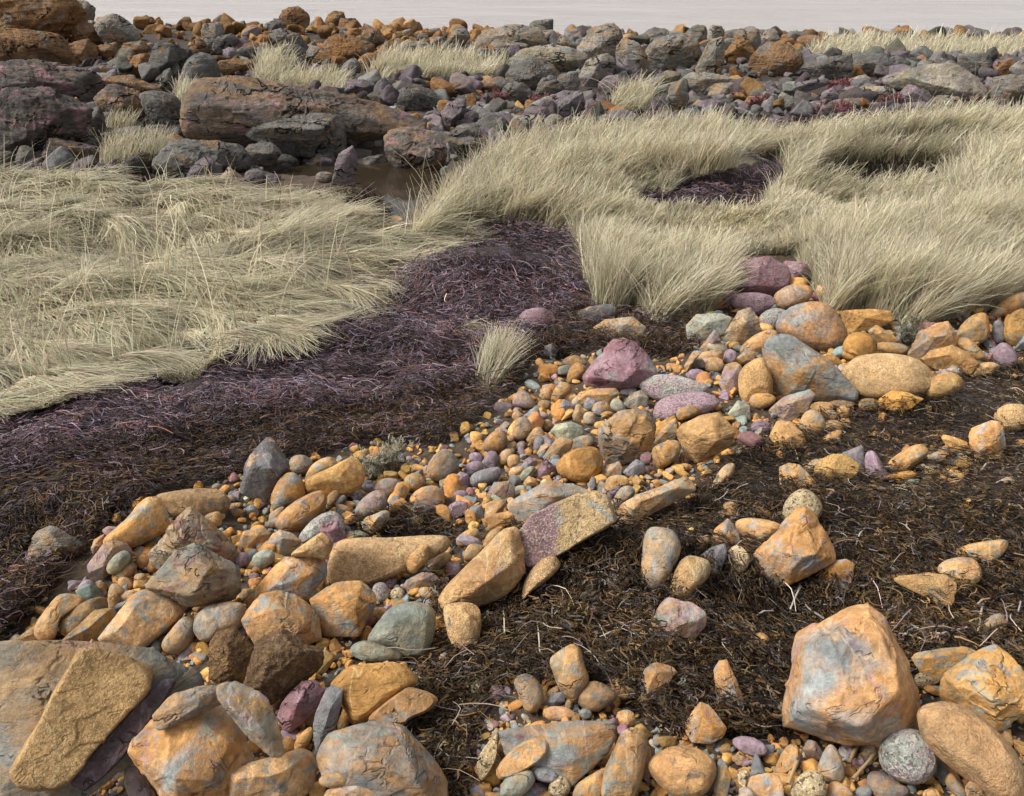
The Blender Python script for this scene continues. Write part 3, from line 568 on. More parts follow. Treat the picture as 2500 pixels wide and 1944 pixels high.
ob r | 1805,520 1850,480 1960,490 1970,610 1880,615 1820,570 | brown stone at the right edge below the lone grey and orange stone
o r | 1830,440 1870,405 1940,430 1970,490 1850,485 | pale tan stone at the right edge beside the lone grey and orange stone
gt a t=.5 | 1360,555 1420,520 1500,500 1560,530 1550,565 1370,575 | thin grey slab behind the striped ochre block
go r | 370,1500 400,1390 470,1300 540,1370 590,1480 570,1570 450,1570 | leaf-shaped blue-grey stone with an orange rim
gx r | E 605,1365,72,66,0 | small speckled teal stone behind the leaf-shaped stone
go a | 680,1400 760,1250 880,1270 850,1390 780,1445 690,1445 | teal and orange stone left of the round granite ball
m r | E 690,1450,50,46,0 | maroon pebble under the teal and orange stone
og r + | 450,1650 470,1590 540,1590 640,1660 650,1710 450,1710 | brown stone at the bottom edge right of the cream speckled egg
lm r + | 750,1560 790,1510 880,1520 980,1600 1090,1640 1050,1710 800,1700 | tan stone with a mauve end under the round granite ball
g r + | E 730,1670,62,46,0 | dark grey pebble at the bottom edge left of the mauve-ended stone
g a | 1280,1450 1330,1430 1400,1560 1340,1610 1290,1550 | blue-grey upright chip right of the round granite ball
go r + | 1340,1600 1370,1520 1420,1530 1530,1690 1450,1710 | slim teal and orange stone leaning under the long tan boulder
o a + | 1500,1630 1540,1580 1600,1600 1640,1660 1620,1710 1520,1710 | orange cube-like stone under the long tan boulder
o r + | E 1240,1690,62,46,0 | orange pebble at the bottom edge below the round granite ball
o a | 1740,1200 1790,1160 1850,1230 1870,1310 1800,1290 | orange wedge between the knuckled block and the long tan boulder
@2050,1000,.26502
c a t=.5 | 490,1570 560,1530 700,1540 860,1500 1000,1530 1080,1600 1075,1700 1050,1780 980,1800 700,1670 540,1610 ; 760,1590,.5 950,1640,.8 | flat grey-tan rock with a lumpy orange crust above the largest boulder
o r | 895,1490 960,1400 1100,1370 1240,1380 1315,1480 1300,1560 1190,1630 1080,1610 1010,1540 | pale orange rounded stone behind the lumpy-crusted flat rock
o r | 1030,1350 1080,1290 1200,1245 1380,1215 1520,1200 1545,1270 1440,1370 1380,1395 1230,1390 | long orange stone lying in seaweed above the pale orange rounded stone
o r | E 1580,1250,42,42,0 | little orange stone touching the right end of the long orange stone
o r | 1600,1410 1650,1375 1720,1380 1720,1460 1640,1445 | flat orange stone cut by the right edge
o a | 310,1170 350,1085 390,1120 415,1230 360,1210 | small orange fin sticking out of the seaweed
og a p=10 | 1175,240 1200,180 1400,95 1470,105 1510,180 1530,340 1490,420 1320,460 1250,470 1200,360 ; 1350,220,.8 1300,380,.8 1450,300,.7 | rounded cube of orange stone in seaweed near the right edge
gr r | 1415,80 1450,0 1540,-50 1720,-40 1730,150 1600,180 1510,190 | gold and blue granite boulder cut by the right edge behind the rounded cube
s2 a | 935,260 950,225 1000,235 1170,290 1195,350 1160,415 1030,410 1000,330 ; 1050,300,.6 | craggy orange stone left of the rounded cube
o r p=7 | 420,540 450,470 590,370 730,315 790,340 820,390 790,440 700,500 620,570 500,590 | long bun-shaped orange boulder left of the craggy orange stone
go a | 785,480 830,410 900,385 1010,430 970,500 920,530 810,515 | grey and orange stone right of the bun-shaped orange boulder
o a | E 970,375,42,38,-40 | orange chip between the grey and orange stone and the craggy orange stone
l a | 960,520 1000,470 1070,430 1105,460 1060,515 | small lilac stone right of the gold speckled oval in the seaweed
o r | 1040,430 1100,400 1160,420 1220,475 1140,505 | tan stone at the foot of the rounded cube
gc r | E 845,555,86,48,-15 | gold speckled oval in front of the bun-shaped orange boulder
m r | E 755,525,38,56,10 | slim mauve pebble right of the bun-shaped orange boulder
oo r | 420,640 460,600 640,560 690,580 705,625 560,680 | orange crescent stone in front of the bun-shaped orange boulder
l r | 235,420 290,375 340,400 400,530 460,600 400,650 250,600 | leaning lilac and teal stone left of the bun-shaped orange boulder
lg a t=.7 | 20,400 120,360 215,335 240,560 190,620 100,500 ; 150,400,.6 | lilac and olive triangular slab behind the gold and grey granite block
@1500,1050,.29453
gr a p=20 | 1650,330 1700,250 1830,195 1900,190 2040,290 2010,370 1880,430 1800,475 1720,440 ; 1850,230,.5 1800,340,.8 | gold and grey granite block in the seaweed left of the leaning lilac stone
o a | 1365,310 1450,270 1540,290 1590,350 1720,480 1690,500 1500,450 1380,490 ; 1500,380,.7 | cracked orange stone left of the gold and grey granite block
o a | 1570,310 1640,250 1720,240 1680,330 1610,380 | tan chip between the cracked orange stone and the granite block
gc r | 1390,680 1420,590 1500,510 1590,495 1670,550 1730,640 1700,730 1550,770 1400,745 | round speckled boulder behind the orange pyramid
og a p=28 | 1070,1200 1150,1020 1300,900 1500,660 1560,640 1640,680 1750,850 1840,1060 1750,1120 1620,1130 1580,1190 1420,1270 1330,1220 1120,1200 ; 1330,1000,.65 1560,720,.3 1660,1030,.8 1450,1190,.5 | large orange pyramid with blue-grey patches in the seaweed
o r | 1000,780 1060,730 1200,735 1390,770 1320,880 1200,960 1100,950 1050,880 | flat-topped orange boulder left of the orange pyramid
og a p=22 | 790,950 830,820 940,730 1000,790 1030,870 1055,950 980,990 880,1000 ; 910,850,.7 | fin-shaped orange stone with a grey face
o r | 845,720 870,680 940,670 1010,740 990,780 900,770 | orange lump on the tip of the fin-shaped stone
o r | 900,630 960,590 1020,610 1045,680 1030,750 980,700 | tan rounded stone behind the orange lump
ob a t=.6 | 1045,650 1160,620 1240,650 1310,700 1220,755 1060,710 | flat tan stone right of the tan rounded stone
o r | 640,1000 700,920 770,870 785,920 740,1000 680,1025 | small orange wedge left of the fin-shaped stone
lg a t=.7 | 690,1050 820,960 920,940 940,1000 880,1180 850,1230 800,1190 ; 840,1050,.6 | purple-grey slab in front of the fin-shaped stone
gc r | 910,1120 930,1020 980,950 1060,970 1130,1050 1090,1150 1020,1190 930,1185 | blue and gold speckled stone left of the foot of the orange pyramid
c r | 450,1350 490,1180 550,1080 620,1035 760,1070 800,1110 790,1220 690,1300 600,1395 460,1400 | smooth cream stone with a grey foot standing in the seaweed
go r p=7 | 215,1150 240,920 270,830 350,800 470,820 540,900 545,1030 480,1150 390,1280 280,1310 220,1230 | tall teal and tan boulder with a lilac spot left of the smooth cream stone
o r | E 555,1010,40,50,-20 | small orange pebble on the right of the tall teal and tan boulder
lm a p=22 | 240,1820 300,1580 380,1440 450,1385 650,1430 770,1520 760,1620 690,1720 560,1800 300,1820 ; 480,1480,.5 520,1620,.8 680,1580,.5 | purple and orange block with a gold rim in the middle of the seaweed
og a | 1700,1200 1740,1120 1830,1080 1930,1065 2000,1110 1970,1250 1930,1330 1840,1335 1720,1300 ; 1840,1150,.7 | tan and grey stone at the right foot of the orange pyramid
o a p=18 | 10,690 60,610 200,530 440,450 600,380 650,410 680,500 560,570 320,640 150,750 50,775 ; 220,590,.6 520,480,.6 | long cracked orange stone reaching into the seaweed behind the bent granite slab
o r | 810,450 840,380 920,290 1000,280 990,380 900,440 820,485 | tan wedge sunk in seaweed right of the long cracked orange stone
o r p=7 | 310,190 330,130 480,80 540,100 550,170 500,240 380,310 330,260 | gold bun-shaped stone right of the blocky cracked boulder
m r | E 265,230,55,52,0 | mauve pebble left of the gold bun-shaped stone
o a | E 580,230,36,55,-15 | tan upright pebble right of the gold bun-shaped stone
oo r | E 580,305,40,30,0 | bright orange oval pebble below the gold bun-shaped stone
o a | 320,110 370,20 430,-60 510,-100 530,20 490,90 ; 430,20,.5 | tan sloping stone left of the wave-grained orange boulder
s2 a p=20 | 510,30 540,-30 700,-110 860,-140 960,-60 1000,20 960,130 850,180 680,255 600,190 ; 820,-60,.6 700,60,.8 850,90,.8 | wave-grained orange boulder at the edge of the seaweed
@1000,1000,.29453
gv a t=.8 p=20 F | 850,1100 880,1040 930,970 1050,910 1170,860 1260,760 1400,700 1580,680 1640,720 1690,820 1720,930 1640,945 1500,980 1350,1080 1220,1150 1130,1240 1000,1290 940,1240 880,1180 | bent granite slab, purple at one end and gold at the other
ot a p=16 | 800,800 960,680 1100,610 1200,590 1330,620 1500,680 1480,760 1250,860 1170,920 960,970 910,960 880,880 ; 1080,700,.6 1200,720,.7 | marbled tan boulder behind the bent granite slab
c a p=28 | 240,1530 290,1460 450,1310 660,1130 790,980 880,960 920,980 890,1080 890,1190 970,1340 890,1430 800,1510 700,1520 550,1560 360,1600 300,1650 250,1620 ; 720,1190,.6 400,1420,.5 840,1000,.3 660,1400,.9 860,1280,.6 | large pale ridge-backed boulder left of the bent granite slab
oo a | 600,930 630,890 820,840 870,830 905,930 720,975 640,1005 ; 840,880,.5 | ochre brick-shaped stone above the ridge-backed boulder
o a | 620,870 630,770 780,740 805,760 780,850 690,890 620,910 | ochre block on top of the ochre brick-shaped stone
c r | 600,1140 650,1020 730,980 765,1000 720,1080 620,1155 | pale tan stone along the upper flank of the ridge-backed boulder
o r | 450,1240 480,1120 550,1110 620,1150 530,1255 | orange rounded stone left of the ridge-backed boulder
o r | 385,1110 400,1050 520,985 580,1010 560,1080 450,1130 | orange oval stone right of the broad gold granite slab
gl a | 285,870 330,790 400,750 490,770 490,840 400,895 300,895 ; 370,800,.6 | lilac speckled stone below the mauve wedge stone
g a | 455,860 530,790 600,790 620,900 560,920 ; 550,830,.6 | blue-grey faceted stone right of the lilac speckled stone
l a | 270,640 340,580 420,515 490,540 490,660 350,675 ; 420,580,.7 | mauve wedge stone right of the large tan egg-shaped boulder
lg r | 500,590 530,530 640,490 740,475 765,520 740,580 620,630 530,635 | capsule-shaped blue-lilac stone with a pale vein
l r | E 530,485,80,55,-20 | lilac oval stone touching the left end of the capsule-shaped stone
l r | E 550,398,60,42,5 | small pink-lilac pebble above the lilac oval by the capsule-shaped stone
l r | E 675,415,56,74,15 | upright pink-lilac stone behind the capsule-shaped stone
o r | 735,420 760,350 830,325 860,370 810,450 745,455 | tan oval stone right of the upright pink-lilac stone
o r | E 865,430,56,58,0 | round orange stone right of the tan oval stone
og r | 605,290 650,220 740,165 800,200 815,270 760,335 680,345 620,330 | orange dome with a grey foot at the seaweed edge above the pink-lilac stones
o r | E 840,240,32,28,0 | small orange pebble right of the orange dome with a grey foot
o r | E 845,300,46,28,-20 | orange flat pebble below the small orange pebble
gt r | E 918,305,36,32,0 | little green-grey egg pebble in the middle of the cobbles
go r | 850,200 880,100 940,60 1010,110 1015,190 930,250 860,235 | tall grey stone with an orange left side at the seaweed edge
o r | 960,250 990,190 1060,145 1110,180 1125,240 1000,265 | plump orange stone right of the tall grey stone
o r | E 1135,130,52,44,-30 | orange oval pebble behind the plump orange stone
lg r | 1025,330 1035,240 1080,220 1130,250 1125,300 1060,345 | grey and lilac knob right of the little green-grey egg
o a | 1055,370 1090,300 1140,280 1170,300 1110,375 | brown stone right of the grey and lilac knob
cg a | 1165,180 1220,120 1340,100 1440,140 1450,200 1340,260 1240,240 ; 1300,150,.6 | pale green-cream boulder left of the blocky cracked boulder
go a t=.7 | 1100,390 1200,260 1260,220 1360,260 1340,330 1200,400 1140,430 ; 1280,290,.6 | grey slab with an orange edge below the pale green-cream boulder
go r | E 1430,278,98,60,-15 | tan-grey dome stone above the round olive boulder
ok r p=8 | 1215,480 1240,400 1400,320 1540,310 1590,370 1605,470 1560,530 1510,570 1400,585 1250,545 | round olive boulder with a dark star-shaped crack
g r | E 1208,415,46,42,0 | grey-blue knob on the left shoulder of the round olive boulder
gk a p=30 | 1540,150 1600,80 1700,0 1780,-20 1880,-10 1960,60 2050,190 1960,340 1720,410 1640,430 1580,300 ; 1700,80,.5 1880,60,.5 1800,230,.9 1640,250,.7 1950,200,.5 | blocky cracked boulder of grey and orange facets
m a | 1045,500 1120,405 1210,470 1220,520 1150,575 1060,560 ; 1140,480,.7 | maroon angular stone left of the round olive boulder
gl a | 935,440 990,395 1060,420 1045,470 960,480 | small pink speckled stone behind the maroon angular stone
o r | 820,540 850,480 950,470 940,520 850,560 | tan stone right of the capsule-shaped stone
gt r | 910,560 950,490 1030,470 1045,510 980,580 920,595 | grey-green stone left of the maroon angular stone
o a | 930,620 990,550 1060,580 1065,630 960,645 | orange lump above the marbled tan boulder
g a | E 870,595,50,55,30 | grey leaf-shaped chip left of the orange lump
lm a | 640,700 700,600 830,590 880,680 865,755 720,760 640,740 ; 760,650,.7 | mauve and green faceted stone below the capsule-shaped stone
gt r | E 920,672,50,44,0 | teal-grey pebble at the left shoulder of the marbled tan boulder
l r | E 425,708,60,40,0 | small lilac pebble at the foot of the mauve wedge stone
og a | 1590,520 1640,460 1740,430 1770,490 1750,555 1600,570 ; 1690,490,.6 | orange stone with grey and lilac facets under the blocky cracked boulder
lg a | 1770,520 1830,450 1880,410 1950,450 1955,510 1850,565 ; 1870,470,.6 | lilac-grey slab under the right corner of the blocky cracked boulder
g r | E 1545,555,36,45,-20 | smooth grey pebble at the right foot of the round olive boulder
lg r | E 1520,612,28,55,5 | slim purple-grey pebble below the smooth grey pebble
o r | 1620,620 1650,560 1720,540 1800,560 1820,640 1700,680 1630,675 | tan dome with pale veins below the orange stone with lilac facets
l a t=.6 | 1635,690 1720,630 1755,640 1690,755 1655,730 | purple slab chip below the veined tan dome
go r | 1670,790 1720,680 1800,630 1870,690 1780,770 1690,835 | grey-tan stone right of the purple slab chip
o a | 1840,600 1870,540 1910,570 1955,600 1900,640 1850,635 | knobbly orange stone right of the veined tan dome
gr r | 925,1560 950,1430 1000,1340 1080,1260 1180,1215 1250,1270 1230,1330 1100,1430 1000,1480 | tan granite stone wrapped in weed below the bent granite slab
lm a | 1630,1400 1660,1370 1780,1320 1815,1400 1800,1490 1680,1515 ; 1740,1390,.6 | lilac and green stone buried in the seaweed left of the tall teal boulder
@1200,780,.27473
m a p=14 | 805,500 850,440 930,390 1010,260 1080,175 1180,160 1280,210 1400,350 1465,480 1340,570 1250,600 1170,620 1000,600 830,590 ; 1290,430,.7 1130,330,.5 1180,560,.7 900,520,.5 | purple humped boulder at the seaweed edge
gx r t=.6 | 1310,600 1330,550 1470,490 1600,490 1750,540 1880,580 1920,640 1750,690 1560,710 1420,700 | gold and teal granite boulder right of the purple humped boulder
gl r t=.8 | 1440,800 1470,730 1600,670 1850,640 1960,690 2030,750 1900,820 1750,850 1640,850 1500,890 1450,850 | lilac granite boulder in front of the gold and teal granite boulder
o a p=14 | 735,720 780,650 900,620 1100,610 1145,660 1060,745 900,755 740,755 ; 850,670,.6 1060,680,.6 | orange loaf with a grooved side below the purple humped boulder
gt r | E 1040,605,76,30,5 | teal pebble between the purple humped boulder and the grooved orange loaf
o r | 525,720 560,620 620,555 690,570 715,630 640,690 570,735 | orange upright stone left of the grooved orange loaf
o r | E 490,660,56,56,0 | orange cobble left of the orange upright stone
o a | E 700,690,60,40,0 | small rust stone at the left end of the grooved orange loaf
ok r | 670,520 700,430 760,380 845,440 790,520 700,560 | orange stone with dark cracks left of the purple humped boulder
ob r | 630,370 700,320 770,320 850,390 760,400 690,425 | olive stone in seaweed above the orange stone with dark cracks
lm r | 185,700 230,640 300,630 390,720 390,785 250,775 190,775 | grey-lilac dome at the left tip of the cobbles
o a | 180,860 210,785 285,850 230,920 | slim orange stone below the grey-lilac dome
g r | E 370,840,65,44,-40 | pale grey stone below the grey-lilac dome
lg a | 510,830 640,705 750,770 710,840 640,875 540,870 ; 640,770,.7 | purple-grey wedge below the orange upright stone
ob r | E 470,760,60,44,0 | olive pebble left of the purple-grey wedge
o a | 715,850 750,760 790,750 840,840 800,905 730,895 | cracked orange knob right of the purple-grey wedge
go r | E 870,875,54,56,0 | pale grey stone right of the cracked orange knob
og r | E 975,790,78,62,-10 | orange stone with a teal side below the grooved orange loaf
lg r | E 880,760,66,48,-30 | grey and pink stone left of the orange stone with a teal side
cg r | 1050,780 1080,710 1130,700 1190,780 1150,830 | cream-green stone right of the orange stone with a teal side
go a | 1165,760 1240,660 1330,630 1400,700 1390,770 1280,800 ; 1310,680,.6 | teal and gold stone left of the gold and teal granite boulder
lg r | E 1220,640,76,38,0 | grey-lilac pebble under the right side of the purple humped boulder
o r + | 1640,850 1660,790 1790,765 1850,800 1840,840 1680,900 | orange rounded stone in front of the lilac granite boulder
s2 a | 1450,990 1500,910 1630,850 1670,950 1500,1080 ; 1560,940,.5 | tan grained slab between the blocky cracked boulder and the wave-grained boulder
@1666,450,.41226
m a p=16 | 270,610 340,470 420,435 470,445 520,430 620,480 645,540 620,610 500,665 380,655 ; 460,480,.6 440,600,.8 | dark purple boulder at the edge of the tall grass
m a | 600,450 740,465 760,510 730,580 640,590 | dark purple rock tucked in the grass behind the dark purple boulder
gl r | 285,690 320,650 420,640 520,660 550,695 480,760 380,765 300,730 | lilac granite oval in front of the dark purple boulder
og r | 540,660 640,590 740,595 775,650 700,700 590,735 | orange rounded stone with grey stripes right of the lilac granite oval
o a | 775,660 800,600 840,585 890,630 890,700 800,700 | orange-brown lump right of the grey-striped orange stone
lg a | 885,640 980,610 975,700 900,720 | lilac slate against the grass right of the orange-brown lump
m a | 215,680 230,600 320,640 290,725 220,735 | mauve rock at the left foot of the dark purple boulder
gx r | 450,800 500,745 580,735 620,760 560,850 480,865 | pink and grey granite stone left of the large orange and grey dome
og r p=8 | 550,860 570,780 660,710 780,690 870,710 940,790 980,880 960,950 800,970 640,910 | large orange and grey dome below the tall grass
ok a | 930,750 1100,735 1230,750 1250,810 1100,860 980,880 ; 1080,790,.6 | blotched rust block right of the large orange and grey dome
gt a | 20,840 80,770 200,760 300,790 250,880 100,925 30,910 ; 150,820,.6 | grey-green boulder at the left end of the upper stones
s a p=20 | 220,890 330,760 400,735 450,800 480,870 400,930 300,960 240,955 ; 380,820,.7 | layered grey pyramid left of the pink and grey granite stone
o r | 340,980 420,900 520,860 560,880 570,925 480,980 400,1015 | orange bun in front of the layered grey pyramid
lm a | 100,970 190,860 230,920 205,990 120,1005 | pointed lilac and tan stone below the grey-green boulder
ot a p=24 | 470,960 490,920 600,890 660,900 780,980 880,1050 970,1140 1050,1220 1020,1265 800,1250 580,1265 540,1220 490,1060 ; 720,1100,.8 580,940,.4 850,1060,.5 680,1200,.5 | big blue, lilac and orange boulder split by black cracks
gr r | 330,1160 350,1090 460,1025 495,1060 540,1180 510,1250 380,1285 340,1230 | gold granite stone leaning on the left of the black-cracked boulder
gr r t=.9 p=6 | 940,1110 980,1050 1080,1010 1230,1000 1380,1030 1480,1090 1485,1170 1420,1230 1300,1255 1100,1255 1000,1200 | wide gold granite dome right of the black-cracked boulder
ok r | 940,990 970,900 1040,870 1120,890 1160,950 1130,1020 1020,1040 | round brown boulder with a dark scar above the wide gold dome
o a | 1095,870 1150,835 1290,920 1230,950 1150,945 | orange wedge slab beside the grey wispy plant on the right
o r | E 1240,970,100,34,5 | low orange stone behind the wide gold dome
og a | 1330,1000 1400,870 1480,830 1570,810 1620,880 1630,970 1480,1000 1400,1035 ; 1480,900,.7 1580,880,.5 | grey and orange craggy boulder right of the grey wispy plant
ok a | 1410,1040 1480,980 1600,950 1700,1000 1760,1060 1710,1120 1500,1090 ; 1580,1010,.7 | dark-stained orange block below the grey and orange craggy boulder
o r | 1610,910 1680,800 1780,760 1805,800 1810,910 1700,950 1640,930 | orange leaning boulder near the right edge below the grass
o r | 1630,940 1700,910 1790,1010 1810,1050 1720,1040 | orange sliver stone right of the dark-stained orange block
o r | 1820,760 1900,690 2040,640 2040,730 1850,790 | orange slab cut by the right edge under the grass
ob r | 1900,910 1920,790 2040,740 2060,930 1960,955 | large brown stone cut by the right edge under the orange slab
lg r | 1830,930 1840,830 1870,805 1900,830 1905,935 | lilac-grey tooth-shaped stone left of the large brown edge stone
l r | 1840,1010 1890,935 1970,990 1985,1055 1880,1085 | lilac stone near the right edge below the tooth-shaped stone
go a | 1560,1100 1590,1050 1650,1070 1655,1135 1570,1130 | grey and tan pointed stone above the upper end of the right seaweed
o r | 1690,1135 1740,1070 1840,1055 1875,1095 1760,1140 | smooth orange stone at the upper edge of the right seaweed
c r + | 1430,1230 1490,1130 1600,1115 1665,1170 1640,1215 1520,1275 1450,1265 | pale orange knobbed stone at the right end of the wide gold dome
oo a | 510,1490 560,1400 640,1400 720,1480 735,1535 600,1565 540,1545 ; 600,1440,.6 650,1490,.7 | lumpy bright orange stone at the left tip of the right seaweed
go r | 690,1430 730,1345 800,1340 855,1410 835,1480 720,1475 | grey and orange split stone right of the lumpy bright orange stone
lm a | 510,1335 600,1260 750,1215 790,1250 730,1350 600,1415 530,1400 ; 660,1290,.6 | teal wedge with a maroon end below the black-cracked boulder
cg a | 265,1360 330,1280 400,1310 405,1395 300,1390 ; 340,1330,.6 | pale teal faceted stone left of the teal wedge
l r | E 465,1438,60,40,0 | purple pebble below the pale teal faceted stone
o r | 395,1285 430,1235 520,1240 555,1280 450,1330 | orange stone under the gold granite stone by the black-cracked boulder
o r | 770,1245 830,1220 940,1240 910,1280 790,1275 | flat orange stone under the right tip of the black-cracked boulder
o a | E 830,1320,72,32,0 | orange brick-like stone right of the teal wedge
o r | 855,1290 940,1245 1020,1280 1020,1320 900,1335 | orange stone between the flat orange stone and the wide gold dome
o r | E 1105,1305,64,38,0 | smooth orange oval below the wide gold dome
oo a | 1160,1280 1240,1220 1330,1230 1430,1270 1360,1320 1270,1345 1180,1320 ; 1290,1270,.6 | jagged bright orange stone below the wide gold dome
o r | E 955,1350,42,40,0 | round orange pebble left of the smooth orange oval
o r | E 870,1370,56,34,0 | orange pebble left of the round orange pebble
oo r | E 965,1412,32,30,0 | bright orange ball pebble at the upper edge of the right seaweed
o r | E 900,1432,56,36,10 | tan pebble left of the bright orange ball pebble
og r | 825,1510 890,1460 950,1460 930,1505 840,1530 | flat orange stone at the seaweed edge below the split stone
o r | E 170,1020,76,36,-5 | low orange cobble below the pointed lilac and tan stone
go r | E 85,1058,48,32,5 | pale tan egg pebble left of the low orange cobble
o r | E 190,1078,62,36,0 | round-backed orange cobble in front of the low orange cobble
l r | E 85,1132,56,38,5 | purple-grey oval below the pale tan egg pebble
lm a | 215,1180 250,1080 340,1065 365,1110 325,1235 240,1220 ; 290,1140,.6 | tall lilac faceted stone left of the gold granite stone
l r | E 282,1025,40,48,20 | lilac pebble below the pointed lilac and tan stone
go a | 300,1040 380,980 430,1000 430,1055 320,1070 | grey-tan stone under the orange bun
ob a | 10,1070 60,990 110,1000 60,1060 20,1110 | long brown stone left of the pale tan egg pebble
@833,450,.41226
m r | 1030,830 1070,760 1150,730 1220,740 1270,810 1220,860 1100,860 | rounded mauve boulder half buried under the purple seaweed mound
gb r | 1400,790 1420,740 1520,715 1610,710 1640,770 1560,810 1430,820 | dark low boulder at the foot of the tall grass
go a | 1490,850 1560,800 1720,785 1810,850 1780,900 1600,920 1500,890 ; 1680,830,.7 | blue-grey boulder with orange patches behind the purple humped boulder
gb a | 1195,1010 1210,960 1250,940 1280,990 1260,1040 | dark olive stone with pale spots in the seaweed
'''
